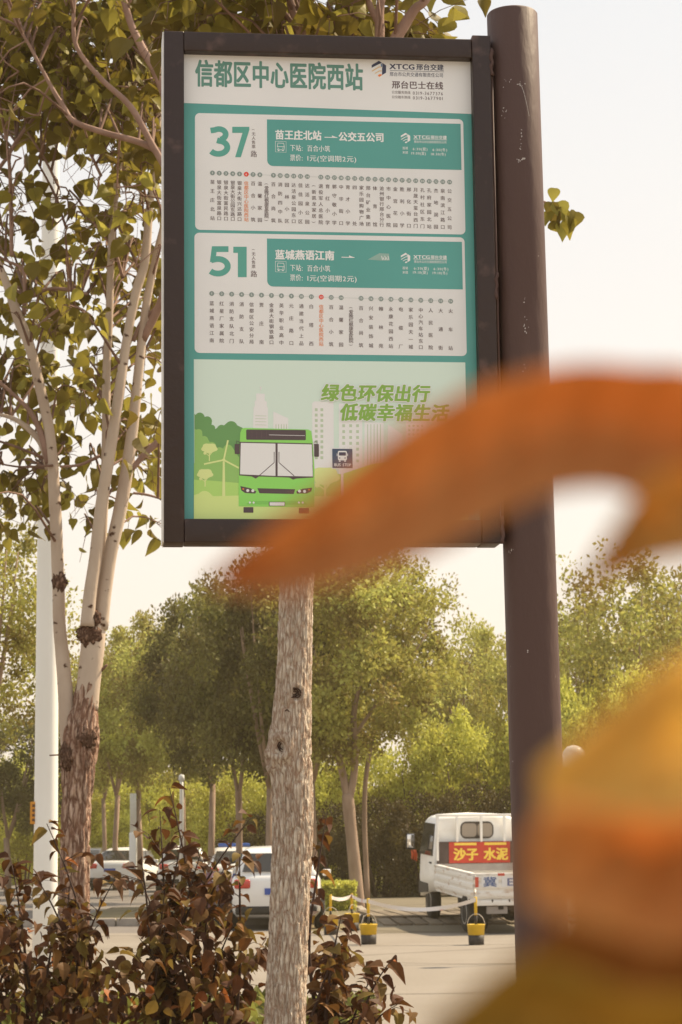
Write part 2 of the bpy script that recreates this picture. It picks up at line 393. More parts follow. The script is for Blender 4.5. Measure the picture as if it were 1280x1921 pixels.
# paint chips and scratches on the pole (thin flakes)
chip_m = mat('primer_chip', (0.62, 0.57, 0.54), 0.7, var=0.4, scale=200)
b = MB(); random.seed(11)
def chip(px, py, w, h):
    u, z = sign_uv(px, py, pole_y - pr); pole_x = pole_u(z); x = (u - pole_x) / pr
    if abs(x) > 0.95: return
    a0 = math.asin(x); pts = []
    n = random.randint(5, 8)
    for k in range(n):
        t = 2 * PI * k / n; rr = random.uniform(0.55, 1.1)
        a = a0 + math.cos(t) * rr * w / pr; pts.append((pole_x + math.sin(a) * (pr + .0007), pole_y - math.cos(a) * (pr + .0007), z + math.sin(t) * rr * h))
    b.add(pts, [tuple(range(n))], chip_m)
for px, py, n, sx, sy in ((975, 157, 10, 3, 4), (948, 208, 7, 2, 5), (978, 252, 4, 1, 4), (977, 272, 5, 1, 6), (980, 300, 14, 5, 3), (951, 155, 5, 5, 5), (985, 605, 9, 3, 14), (985, 570, 4, 2, 6), (965, 1032, 5, 4, 4), (990, 1222, 2, 1, 1), (960, 1250, 3, 3, 3), (964, 1430, 6, 4, 6), (966, 1780, 6, 4, 8), (983, 690, 3, 3, 6)):
    for k in range(n): chip(px + random.gauss(0, sx), py + random.gauss(0, sy), random.uniform(.0006, .0022), random.uniform(.0006, .003))
for k in range(22):
    t = k / 21; chip(977 + 16 * t ** 0.7, 160 + 56 * t, 0.0006 + .0006 * (1 - t), 0.0022)
b.build('paint_chips', None, po, kind='stuff')
# --- the printed poster
PB = 0.028                                                                # poster sits this deep in the frame
paper = mat('poster_white', ph(207, 207, 215), 0.26, var=0.07, scale=4, spec=0.35)
teal = mat('poster_teal', ph(82, 146, 140), 0.26, var=0.10, scale=2.5, spec=0.35)
poster = None
LZ = 0.00022
def P2(px, py, lv=0): u, z = sign_uv(px, py, PB); return Vector((u, PB - lv * LZ, z))
def Puz(u, z, lv=0): return Vector((u, PB - lv * LZ, z))
S1 = sign_uv(641, 500, PB)[0] - sign_uv(640, 500, PB)[0]                   # metres on the poster per pixel
pm = lambda n, c, **k: mat('print_' + n, ph(*c), 0.4, spec=0.3, **k)
b = MB()
b.add([Puz(ul - .004, zb_in - .004), Puz(ur_in + .004, zb_in - .004), Puz(ur_in + .004, zt_in + .004), Puz(ul - .004, zt_in + .004)], [(0, 1, 2, 3)], teal)
poster = b.build('poster', teal, bs)
poster['label'] = 'printed poster with two route cards and a cartoon bus'
def poly(b, pts, m, lv): b.add([P2(x, y, lv) for x, y in pts], [tuple(range(len(pts)))], m)
def rrect(b, p00, p11, r, m, lv, corners=(1, 1, 1, 1)):
    """rectangle on the poster from top-left pixel to bottom-right pixel, true to the poster's axes"""
    u0, z1 = sign_uv(*p00, PB); u1, z0 = sign_uv(*p11, PB); r *= S1; pts = []
    for (cu, cz, a0, on) in ((u1, z1, 0, corners[1]), (u0, z1, 90, corners[0]), (u0, z0, 180, corners[3]), (u1, z0, 270, corners[2])):
        if not on: pts.append((cu, cz)); continue
        sx = -1 if cu == u1 else 1; sz = -1 if cz == z1 else 1
        for k in range(6):
            a = math.radians(a0 + k * 18); pts.append((cu + sx * r + math.cos(a) * r, cz + sz * r + math.sin(a) * r))
    b.add([Puz(u, z, lv) for u, z in pts], [tuple(range(len(pts)))], m)
def disc(b, px, py, rpx, m, lv, n=14, ry=None):
    u, z = sign_uv(px, py, PB); r = rpx * S1; q = (ry or rpx) * S1
    b.add([Puz(u + math.cos(2 * PI * k / n) * r, z + math.sin(2 * PI * k / n) * q, lv) for k in range(n)], [tuple(range(n))], m)
def put(b, ch, u, z, sx, sz, m, lv, bold=0, shear=0.0, fat=1.0):
    """glyph with its em box centred at (u, z)"""
    V, Fc = glyph(ch)
    if len(V) == 0: return
    cx = 0.5 if ord(ch) > 0x2e80 else (V[:, 0].min() + V[:, 0].max()) / 2
    for i, (dx, dz) in enumerate(BOLD[bold]):
        x = (V[:, 0] - cx + dx * fat) * sx; y = (V[:, 1] - 0.36 + dz * fat) * sz
        b.add([Puz(u + xx + shear * yy, z + yy, lv + i * 0.07) for xx, yy in zip(x, y)], Fc, m)
def text(b, s, x0, y0, x1, h, m, lv, bold=0, shear=0.0, fat=1.0):
    """s laid from pixel (x0, y0 = mid height) to x1; h = em height in pixels"""
    u0, z = sign_uv(x0, y0, PB); u1 = u0 + (x1 - x0) * S1
    wd = [1.0 if ord(c) > 0x2e80 else 0.34 if c in ' :.' else 0.4 if c in '()-1' else 0.62 for c in s]
    tot = sum(wd); adv = (u1 - u0) / tot; u = u0; sz = h * S1
    for c, wc in zip(s, wd):
        if c != ' ': put(b, c, u + adv * wc / 2, z, min(adv * 0.98, sz * 1.15), sz, m, lv, bold, shear, fat)
        u += adv * wc
def vtext(b, s, x, y0, y1, h, m, lv, bold=0, wpx=None):
    n = len(s)
    for i, c in enumerate(s):
        y = y0 + (y1 - y0) * (i / (n - 1) if n > 1 else 0.5)
        u, z = sign_uv(x, y, PB)
        if c in '()':                                                    # brackets turned on their side
            V, Fc = glyph(c); cx = (V[:, 0].min() + V[:, 0].max()) / 2
            b.add([Puz(u + (yy - .33) * (wpx or h) * S1 * .9, z - (xx - cx) * h * S1, lv) for xx, yy in V], Fc, m)
        else: put(b, c, u, z, (wpx or h) * S1, h * S1, m, lv, bold)
def stroke(b, pts, wpx, m, lv, close=False):
    """thick flat line through pixel points"""
    Q = [Vector((*sign_uv(x, y, PB), 0)) for x, y in pts]; wv = wpx * S1 / 2; L_ = []; R_ = []
    for i, p in enumerate(Q):
        t = (Q[min(i + 1, len(Q) - 1)] - Q[max(i - 1, 0)]).normalized(); n = Vector((-t.y, t.x, 0))
        L_.append(p + n * wv); R_.append(p - n * wv)
    vs = [Puz(p.x, p.y, lv) for p in L_ + R_]; k = len(Q)
    b.add(vs, [(i, i + 1, i + 1 + k, i + k) for i in range(k - 1)], m)

white_ink = pm('white_ink', (238, 240, 238)); green_ink = pm('green_ink', (88, 128, 117)); dark_ink = pm('dark_ink', (92, 78, 80))
navy = pm('navy', (58, 62, 84)); orange = pm('orange', (205, 118, 62)); redi = pm('red', (200, 62, 48)); gold = pm('gold', (196, 168, 120))
grey_dot = pm('grey_dot', (122, 134, 130)); num_teal = pm('number_teal', (84, 148, 136)); faint = pm('faint_line', (165, 172, 168))
b = MB(); poly(b, [(340, 88), (900, 104), (900, 214.4), (340, 193)], paper, 1); b.build('header_panel', None, poster)
b = MB(); text(b, '信都区中心医院西站', 366, 138, 684, 55, green_ink, 2, 3, fat=0.75); b.build('title_lettering', None, poster)
def logo(b, cx, cy, s, c1, c2, c3, lv):
    """hexagonal mark: a roof, a right flank and three slanted bars"""
    f = lambda pts: [(cx + x * s, cy + y * s * 1.06) for x, y in pts]
    poly(b, f([(-.5, -.06), (-.5, -.24), (0, -.52), (.22, -.38), (0, -.30)]), c1, lv)
    poly(b, f([(.24, -.38), (.5, -.22), (.5, .26), (.22, .42), (.22, .0), (.24, -.08)]), c1, lv)
    poly(b, f([(.12, -.30), (.22, -.36), (.22, -.12), (.16, -.1)]), c2, lv)
    poly(b, f([(-.48, .20), (-.48, .12), (.0, -.14), (.2, -.14), (.2, -.09), (.02, -.08)]), c3, lv)
    poly(b, f([(-.27, .34), (-.27, .28), (.02, .12), (.2, .12), (.2, .17), (.04, .18)]), c3, lv)
    poly(b, f([(-.08, .44), (.04, .36), (.2, .36), (.2, .44), (.02, .54)]), c2 if c2 is white_ink else orange, lv)
b = MB(); logo(b, 711, 129, 27, navy, pm('blue', (86, 112, 150)), gold, 2); b.build('company_emblem', None, poster)
b = MB()
text(b, 'XTCG', 731, 124.5, 779, 14.5, navy, 2, 2, fat=1.3); text(b, '邢台交建', 781, 126, 834, 13, navy, 2, 2); stroke(b, [(732, 132.4), (833, 135)], 0.8, navy, 2)
text(b, '邢台市公共交通有限责任公司', 731, 139, 834, 9.2, navy, 2, 1); b.build('company_lettering', None, poster)
b = MB(); text(b, '邢台巴士在线', 735, 159, 834, 16, dark_ink, 2, 2)
text(b, '公交服务热线', 735, 173, 771, 6.5, dark_ink, 2, 1); text(b, '0319-3677376', 774, 174.5, 833, 9, dark_ink, 2, 1)
text(b, '公交租车热线', 735, 182, 771, 6.5, dark_ink, 2, 1); text(b, '0319-3677901', 774, 183.5, 833, 9, dark_ink, 2, 1); b.build('hotline_lettering', None, poster)

def big_digit(b, ch, x0, y0, w, h, m, lv):
    X = lambda x: x0 + x * w; Yv = lambda y: y0 + y * h; t = 0.26
    if ch == '7': poly(b, [(X(0), Yv(0)), (X(1), Yv(0)), (X(1), Yv(.10)), (X(.50), Yv(1)), (X(.17), Yv(1)), (X(.60), Yv(.20)), (X(0), Yv(.20))], m, lv)
    elif ch == '1': poly(b, [(X(0), Yv(0)), (X(1), Yv(0)), (X(1), Yv(1)), (X(.34), Yv(1)), (X(.34), Yv(.2)), (X(0), Yv(.2))], m, lv)
    elif ch == '3':
        pts = [(.10, .14)] + [(.46 + .30 * math.sin(a), .265 - .175 * math.cos(a)) for a in np.linspace(-0.6, 2.9, 14)]
        stroke(b, [(X(x), Yv(y)) for x, y in pts], t * w * .98, m, lv)
        pts = [(.38, .46)] + [(.44 + .39 * math.sin(a), .695 - .215 * math.cos(a)) for a in np.linspace(0.1, 4.1, 16)]
        stroke(b, [(X(x), Yv(y)) for x, y in pts], t * w * 1.0, m, lv + .3)
    elif ch == '5':
        poly(b, [(X(.16), Yv(0)), (X(.88), Yv(0)), (X(.88), Yv(.19)), (X(.36), Yv(.19)), (X(.31), Yv(.52)), (X(.07), Yv(.52))], m, lv)
        pts = [(.12, .46)] + [(.42 + .43 * math.sin(a), .66 - .24 * math.cos(a)) for a in np.linspace(-.35, 4.0, 18)]
        stroke(b, [(X(x), Yv(y)) for x, y in pts], t * w * 1.0, m, lv + .3)

R1 = '苗王庄北站 银泉大街富泉路口 银泉大街富民路口 银泉大街公园东路口 银泉大街兴达路口 信都区中心医院西站 百合小筑 温馨家园 (爱晚红枫康复医院) 百合尚筑 消防四中队 园林小区 达活泉公园东口 佳佳园小区 达活泉公园 (新凯龙家居) 退役军人总医院 育红小学 郭守敬小学 中华街口 育才小学 四处 家乐园购物广场 邢台矿业集团 体育馆 沧州银行邢台分行 市中心医院 金宫花园 胜利小学 邢化街口 月晟天玺台西门 孔村社区东门 孔府家园北站 杰地润园 泉南滨江路口 公交五公司'.split()
R2 = '蓝城燕语江南 红星厂家属院 消防支队北门 消防支队 信都区公安分局 贾庄南 金泉大街钢铁路口 英华职业高中 元庄路口 通建当代上品 白塔西 信都区中心医院西站 百合小筑 温馨家园 (爱晚红枫康复医院) 百合尚筑 兴安装饰城 翰林苑 永康花园西站 电缆厂 家乐园天一城 中心汽车站东口 人民医院 大通街 火车站'.split()
def card(no, c0, c1, h0, h1, head_a, head_b, dy, stops, xs, yc, yt, times):
    cd = MB(); rrect(cd, c0, c1, 9, paper, 1); rc = cd.build('route_card', None, poster)
    b = MB(); rrect(b, h0, h1, 11, teal, 2, (0, 0, 0, 1)); b.build('route_header', None, poster)
    b = MB()
    big_digit(b, no[0], 391, dy + 237, 43, 57, num_teal, 2); big_digit(b, no[1], 436 if no[1] == '7' else 438, dy + 238, 32 if no[1] == '7' else 25, 57, num_teal, 2.7)
    b.build('route_number', None, poster)
    b = MB(); vtext(b, '(无人售票)', 476, dy + 243.5, dy + 283, 7.6, dark_ink, 2, 1); vtext(b, '路', 476.5, dy + 289.5, dy + 289.5, 12.5, dark_ink, 2, 1); b.build('route_note', None, poster); b = MB()
    text(b, head_a, 516, dy + 253, 516 + 17.6 * len(head_a) + (6 if no == '51' else 0), 19.5, white_ink, 3, 3, fat=0.9)
    b.build('route_lettering', None, poster)
    b = MB(); ax = 609 if no == '37' else 641
    stroke(b, [(ax, dy + 257.6), (ax + 24, dy + 258.2)], 1.5, white_ink, 3); poly(b, [(ax + 14, dy + 254.2), (ax + 25, dy + 258.8), (ax + 14, dy + 257.8)], white_ink, 3.2)
    b.build('arrow_print', None, poster); b = MB()
    if head_b: text(b, head_b, 635, dy + 256.5, 722, 19, white_ink, 3, 3, fat=0.9)
    else:                                                               # blanked-out destination: an added smear with stray white strokes
        sm = pm('smudge', (128, 158, 150)); poly(b, [(690, dy + 262), (712, dy + 250), (730, dy + 251), (731, dy + 264), (715, dy + 264)], sm, 3)
        for k in range(5): stroke(b, [(716 + 3 * k, dy + 255 + (k % 2) * 3), (718 + 3 * k, dy + 263)], 1.2, white_ink, 3.4)
    b.build('destination_lettering', None, poster, kind=None if head_b else 'stuff')
    b = MB()
    stroke(b, [(517, dy + 265), (537, dy + 265.8), (537, dy + 286), (517, dy + 285), (517, dy + 265)], 0.7, white_ink, 3)
    stroke(b, [(520.5, dy + 275), (521.5, dy + 268.5), (532.5, dy + 269), (533.5, dy + 275.5), (533.5, dy + 281.5), (520.5, dy + 281), (520.5, dy + 275), (533.5, dy + 275.5)], 1.1, white_ink, 3)
    for xx in (523, 531): rrect(b, (xx - 1.4, dy + 281.5), (xx + 1.4, dy + 283.5), .4, white_ink, 3); disc(b, xx, dy + 278.2, .9, white_ink, 3, 8)
    b.build('bus_icon', None, poster); b = MB()
    text(b, '下站:', 544, dy + 277.5, 569, 13.5, white_ink, 3, 1); text(b, '百合小筑', 576, dy + 278.6, 620, 13, white_ink, 3, 1)
    text(b, '票价:', 544, dy + 296, 569, 13.5, white_ink, 3, 1); text(b, '1元(空调期2元)', 575, dy + 297, 670, 13, white_ink, 3, 1)
    b.build('fare_lettering', None, poster)
    b = MB(); logo(b, 761, dy + 259, 17.5, white_ink, white_ink, white_ink, 3); b.build('company_emblem', None, poster)
    b = MB(); text(b, 'XTCG', 776, dy + 257, 807, 9.5, white_ink, 3, 2, fat=1.3); text(b, '邢台交建', 808, dy + 258, 839, 8.6, white_ink, 3, 2); stroke(b, [(776, dy + 261.7), (839, dy + 263)], 0.6, white_ink, 3)
    text(b, '邢台市公共交通有限责任公司', 777, dy + 266, 839, 5.6, white_ink, 3, 1)
    text(b, '首班', 755, dy + 278, 766, 6, white_ink, 3, 1); text(b, '末班', 755, dy + 286, 766, 6, white_ink, 3, 1)
    for (tt, x0, yy) in times: text(b, tt, x0, dy + yy, x0 + 29, 7, white_ink, 3, 1)
    b.build('timetable_lettering', None, poster)
    b = MB(); n = len(stops); num = 0
    stroke(b, [(xs[0], yc[0]), (xs[1], yc[1])], 0.55, faint, 2)
    for i, s in enumerate(stops):
        t = i / (n - 1); x = xs[0] + (xs[1] - xs[0]) * t; y = yc[0] + (yc[1] - yc[0]) * t; ya = yt[0] + (yc[1] - yc[0]) * t; yb = yt[1] + (yc[1] - yc[0]) * t
        here = s == '信都区中心医院西站'
        if s[0] != '(':
            num += 1; disc(b, x, y, 4.6, redi if here else grey_dot, 3)
            text(b, str(num), x - (1.8 if num < 10 else 3.2), y, x + (1.8 if num < 10 else 3.2), 6, white_ink, 4, 1)
        vtext(b, s, x, ya, yb, 8.8, orange if here else dark_ink, 3, 1, wpx=8.8)
    b.build('stop_list', None, poster)
card('37', (366, 212), (873.5, 440), (501, 224), (866, 319), '苗王庄北站', '公交五公司', 0, R1, (398.8, 843.5), (324.5, 341.7), (341.6, 409.4),
     (('6:30(夏)', 774, 279.5), ('6:30(冬)', 811, 281), ('19:00(夏)', 771, 287.5), ('18:30(冬)', 808, 289)))
card('51', (365, 436.5), (876, 668), (501, 447.5), (868.5, 543), '蓝城燕语江南', None, 225, R2, (397.5, 845.6), (550.7, 565.2), (569.2, 638.8),
     (('6:30(夏)', 776, 278.5), ('6:30(冬)', 813, 279.5), ('19:10(夏)', 774, 286), ('19:10(冬)', 811, 287)))
# --- the picture at the foot of the poster
def circ(cx, cy, r, a0, a1, n=6): return [(cx + r * math.cos(math.radians(a0 + (a1 - a0) * k / n)), cy + r * math.sin(math.radians(a0 + (a1 - a0) * k / n))) for k in range(n + 1)]
b = MB(); rrect(b, (364, 674), (879, 978), 1, pm('picture_sky', (190, 206, 196)), 1, (0, 0, 0, 0)); b.build('picture_panel', None, poster)
b = MB(); bw = pm('tower_white', (216, 226, 226)); win = pm('tower_window', (168, 182, 160)); bsh = pm('tower_shade', (186, 204, 190))
poly(b, [(489, 806), (489, 733), (491, 730), (491, 726), (487.5, 726), (488.3, 724.5), (488.7, 724.5)], bw, 2)
poly(b, [(475, 806), (476, 763), (478, 763), (478, 752), (481, 751), (481, 738), (497, 739), (497, 752), (501, 753), (501, 764), (503, 764), (503, 806)], bw, 2.4)
for y in (780, 785.5, 791, 797): stroke(b, [(479, y), (500, y + .5)], 0.9, win, 2.8)
poly(b, [(513, 806), (513, 772), (541, 785), (541, 806)], bw, 2.4)
for x in (518, 523, 528, 533, 537.5): stroke(b, [(x, 796), (x, 805)], 1.3, win, 2.8)
poly(b, [(586, 900), (586, 756), (590, 753), (626, 754), (627, 900)], bw, 2.4)
for i in range(10):
    for x in (593.5, 604): rrect(b, (x - 2.6, 766 + i * 10), (x + 2.6, 771.5 + i * 10), .3, win, 2.8)
poly(b, [(636, 900), (636, 757), (680, 758), (680, 900)], bw, 2.4)
for i in range(7):
    for x in (645, 658, 671): rrect(b, (x - 2.6, 796 + i * 11), (x + 2.6, 801.5 + i * 11), .3, win, 2.8)
poly(b, [(684, 900), (684, 792), (720, 793), (720, 900)], bw, 2.4)
for x in (690, 696, 702, 708, 714): stroke(b, [(x, 796), (x, 880)], 1.4, win, 2.8)
poly(b, [(728, 900), (728, 796), (755, 815), (755, 900)], bw, 2.4); poly(b, [(762, 900), (762, 790), (800, 791), (800, 900)], bw, 2.4)
for i in range(8):
    for x in (768, 776, 784, 792): rrect(b, (x - 1.8, 797 + i * 8), (x + 1.8, 801 + i * 8), .3, win, 2.8)
b.build('skyline_print', None, poster)
b = MB(); g1 = pm('bush_dark', (100, 142, 88)); g2 = pm('bush_mid', (134, 174, 100)); g3 = pm('hill_light', (160, 196, 108)); g4 = pm('meadow', (190, 216, 132)); g5 = pm('pale_tree', (196, 220, 140))
poly(b, [(365, 850), (365, 776)] + circ(375, 783, 9, 210, 330) + circ(389, 790, 9, 240, 360) + circ(398, 803, 6, 260, 380) + circ(416, 806, 9, 200, 300) + circ(434, 802, 12, 220, 340) + circ(450, 810, 9, 280, 370) + [(456, 870)], g1, 2)
poly(b, [(365, 890), (365, 805)] + circ(373, 812, 7, 240, 340) + circ(383, 826, 8, 250, 350) + circ(397, 838, 9, 250, 340) + circ(412, 848, 9, 230, 320) + circ(428, 843, 9, 200, 330) + [(450, 860), (450, 890)], g2, 2.5)
poly(b, [(364, 935), (364, 869), (395, 869), (440, 873), (460, 880), (460, 935)], g2, 3)
poly(b, [(590, 930), (592, 880), (640, 890), (700, 870), (790, 860), (879, 850), (879, 950), (590, 960)], g3, 3)
poly(b, [(364, 950), (364, 900), (400, 902), (470, 908), (470, 950)], g3, 3.5)
poly(b, [(364, 978), (364, 929)] + circ(384, 935, 14, 220, 320) + [(400, 931), (470, 929), (600, 931), (879, 930), (879, 978)], g4, 4)
def tree_print(cx, cy, s, lv):
    pts = []
    for k in range(22): a = 2 * PI * k / 22; rr = 1 + .09 * math.sin(a * 5); pts.append((cx + math.cos(a) * s * rr * 1.0, cy + math.sin(a) * s * .62 * rr))
    poly(b, pts, g5, lv); stroke(b, [(cx, cy + s * .3), (cx, cy + s * 1.6)], s * .14, g5, lv + .4); stroke(b, [(cx, cy + s * .95), (cx + s * .35, cy + s * .5)], s * .1, g5, lv + .6)
    disc(b, cx - s * .55, cy + s * .62, s * .2, g5, lv + .4, 10); stroke(b, [(cx - s * .5, cy + s * .6), (cx, cy + s * 1.0)], s * .09, g5, lv + .8)
tree_print(393, 841, 15, 4.5); tree_print(385, 889, 15, 4.5); tree_print(610, 893, 27, 4.5)
b.build('landscape_print', None, poster)
b = MB()
for a in (-78, 48 - 20, 168): stroke(b, [(420, 863), (420 + 20 * math.cos(math.radians(a)), 863 + 20 * math.sin(math.radians(a))), (420 + 38 * math.cos(math.radians(a)), 863 + 38 * math.sin(math.radians(a)))], 3.2, g5, 5.6)
poly(b, [(418, 866), (422, 866), (423, 931), (417, 931)], g5, 5.4); disc(b, 420, 863, 3, g5, 5.9, 10); b.build('wind_turbine_print', None, poster)
b = MB(); bg_ = pm('bus_green', (132, 196, 96)); bd = pm('bus_dark', (82, 70, 72)); gl = pm('bus_glass', (206, 222, 214)); gl2 = pm('bus_glass_bright', (226, 230, 234)); wi = pm('bus_white', (240, 243, 240))
poly(b, [(448, 950), (448, 880), (450, 830), (451, 812), (454, 804), (460, 803), (578, 806), (584, 809), (587, 830), (590, 880), (590, 952)], bg_, 6)
rrect(b, (462, 806), (574, 826), 2, bd, 7)
for x in (473, 482, 491, 500): stroke(b, [(x, 809), (x, 823)], 0.7, dark_ink, 7.6)
stroke(b, [(505, 816), (572, 817.5)], 0.8, gl, 7.6)
poly(b, [(450, 829), (586, 832), (588, 896), (556, 898), (550, 900), (543, 896), (486, 894), (480, 898), (472, 894), (449, 892)], bd, 7)
poly(b, [(452, 831), (517, 832.5), (517, 893), (450.5, 890)], gl, 7.5); poly(b, [(521, 832.5), (585, 834), (587, 894), (521, 893)], gl, 7.5)
poly(b, [(488, 832), (505, 832.2), (453, 878), (452, 864)], gl2, 8); poly(b, [(512, 856), (517, 853), (517, 870), (493, 892), (475, 891)], gl2, 8)
poly(b, [(556, 834), (573, 834.3), (522, 880), (522, 866)], gl2, 8); poly(b, [(584, 856), (586, 856), (586.5, 872), (565, 893.5), (547, 893)], gl2, 8)
for s in (-1, 1): stroke(b, [(519 + s * 4.5, 848), (519 + s * 4.5, 868), (519 + s * 33, 893)], 1.3, bd, 8.6)
poly(b, [(451, 912), (470, 916), (481, 922), (479, 926), (460, 925), (453, 920)], bd, 7); poly(b, [(586, 915), (568, 917), (556, 922), (557, 926), (576, 926), (584, 922)], bd, 7)
for x, y in ((465, 920.5), (474.5, 920.8), (562, 921.5), (571.5, 922)): disc(b, x, y, 2.8, wi, 7.6, 10)
for x, y in ((456.5, 917.5), (580, 919)): disc(b, x, y, 1.7, orange, 7.6, 8)
poly(b, [(483, 916), (554, 918), (551, 927), (487, 925.5)], bd, 7)
poly(b, [(470, 940), (462, 946), (578, 947), (570, 940)], pm('bus_bumper', (118, 180, 88)), 7)
rrect(b, (504.5, 941.5), (535, 949.5), .6, bd, 7.6); rrect(b, (506, 942.5), (534, 948.8), .4, wi, 8)
for x in (469, 476, 561, 568): disc(b, x, 943, 2, wi, 7.6, 8)
rrect(b, (457, 951.5), (475.5, 962), 1, bd, 6); rrect(b, (561, 953), (580, 963.5), 1, bd, 6)
for x, s in ((446, -1), (593, 1)):
    stroke(b, [(x - s * 4, 830), (x + s * 2, 827), (x + s * 2, 835), (x - s * 4, 833)], 1.2, bd, 6.4); rrect(b, (x + s * 1 - 4.5, 833), (x + s * 1 + 4.5, 857 if s > 0 else 852), 1.5, bd, 6.8)
b.build('bus_print', None, poster)
b = MB(); rrect(b, (639.5, 879), (645, 940), .3, gl2, 6); rrect(b, (622, 840.5), (663, 880), 1.5, wi, 6.5); rrect(b, (623.3, 842), (661.7, 878.6), 1.2, pm('bus_stop_navy', (66, 78, 98)), 7)
rrect(b, (634, 846), (651, 864), 2.5, wi, 7.5); rrect(b, (636, 848.6), (649, 855), 1, navy, 8); rrect(b, (632, 851), (633.3, 856), .2, wi, 7.5); rrect(b, (651.7, 851), (653, 856), .2, wi, 7.5)
for x in (637.5, 647.5): rrect(b, (x - 1.7, 864.2), (x + 1.7, 866.4), .4, wi, 7.5); disc(b, x, 859.5, 1.2, navy, 8, 8)
text(b, 'BUS STOP', 627, 872, 659, 7.5, wi, 7.5, 2); b.build('bus_stop_print', None, poster)
b = MB(); sg = pm('slogan_green', (122, 158, 74))
for s, x0, y, x1 in (('绿色环保出行', 603, 737.5, 806), ('低碳幸福生活', 638, 774, 842)):
    u0, z = sign_uv(x0, y, PB); adv = (x1 - x0) * S1 / 6
    for i, c in enumerate(s):
        for k in range(12):
            a = 2 * PI * k / 12; put(b, c, u0 + adv * (i + .5) + math.cos(a) * 2.6 * S1, z + math.sin(a) * 2.6 * S1, 33 * S1, 34 * S1, wi, 9 + k * .06, 1, .16)
        put(b, c, u0 + adv * (i + .5), z, 33 * S1, 34 * S1, sg, 10.2, 3, .16, fat=0.95)
b.build('slogan_lettering', None, poster)
# ------------------------------------------------------------------ near trees
rng = np.random.default_rng(7)
def leaf_shape(outline, fold=0.10, droop=0.16):
    """outline: half-outline [(y, halfwidth)], base y=0 to tip y=1 -> verts, tris; midrib fold and drooping tip"""
    ys = [o[0] for o in outline]; V = []; F = []
    zc = lambda y: -droop * y * y
    for y, hw in outline:
        V += [(-hw, y, zc(y) + fold * hw), (0, y, zc(y)), (hw, y, zc(y) + fold * hw)]
    for i in range(len(outline) - 1):
        a = 3 * i
        F += [(a, a + 1, a + 4, a + 3), (a + 1, a + 2, a + 5, a + 4)]
    return np.array(V, float), F
HEART = leaf_shape([(-0.06, 0.20), (0.02, 0.36), (0.18, 0.47), (0.38, 0.45), (0.60, 0.32), (0.80, 0.15), (1.0, 0.012)], 0.18, 0.22)
HEART2 = leaf_shape([(-0.04, 0.16), (0.06, 0.34), (0.24, 0.44), (0.46, 0.37), (0.70, 0.19), (1.0, 0.012)], 0.5, 0.35)
OVATE = leaf_shape([(0.0, 0.02), (0.10, 0.18), (0.28, 0.32), (0.50, 0.35), (0.72, 0.25), (0.88, 0.11), (1.0, 0.008)], 0.35, 0.45)
OVATE2 = leaf_shape([(0.0, 0.02), (0.12, 0.20), (0.34, 0.32), (0.58, 0.29), (0.80, 0.15), (1.0, 0.008)], 0.75, 0.75)

def crown_leaves(parent, org, pos, d, nrm, size, shapes, m_stuff, m_obj, n_obj=300, name='leaf', smin=0.0):
    """First n_obj (largest on the photo = nearest/in frame) become separate leaf parts, the rest one stuff mesh."""
    n = len(pos); R = rot_from(d, nrm); org = np.array(org)
    rel = pos - np.array(CAM); dep = rel @ np.array(FWD)
    px = PW / 2 + FPX * (rel @ np.array(RIGHT)) / dep; py = PH / 2 - FPX * (rel @ np.array(UP)) / dep
    inside = (px > 0) & (px < PW) & (py > 0) & (py < PH)
    score = np.where(inside, size / dep, 0) * (1 + 0.02 * rng.random(n)); idx = np.argsort(-score)
    pick, rest = idx[:n_obj], idx[n_obj:]
    mes = []
    for V, F in shapes:
        me = bpy.data.meshes.new(name); me.from_pydata(V.tolist(), [], F); me.materials.append(m_obj); me.update(); mes.append(me)
    for i in pick:
        o = bpy.data.objects.new(name, mes[i % len(mes)]); COL.objects.link(o); o.parent = parent
        M = Matrix(R[i].tolist()).to_4x4() @ Matrix.Diagonal((size[i], size[i], size[i], 1)); M.translation = Vector((pos[i] - org).tolist()); o.matrix_local = M
    for k, (V, F) in enumerate(shapes):
        sel = rest[rest % len(shapes) == k]
        if len(sel) == 0: continue
        me = scatter_mesh('foliage', V, F, pos[sel] - org, R[sel], size[sel], rng.random(len(sel)), m_stuff)
        link('foliage', me, parent, kind='stuff')

def bark_tube(rows, parent, name, m, n, disp, org, step=None):
    b = MB(org); b.tube([r[:3] for r in rows], [r[3] for r in rows], n, disp=disp); return b.build(name, m, parent)
def resample(rows, step):
    P = np.array(rows); s = np.r_[0, np.cumsum(np.linalg.norm(np.diff(P[:, :3], axis=0), axis=1))]
    k = max(2, int(s[-1] / step)); t = np.linspace(0, s[-1], k); return np.stack([np.interp(t, s, P[:, i]) for i in range(4)], 1)

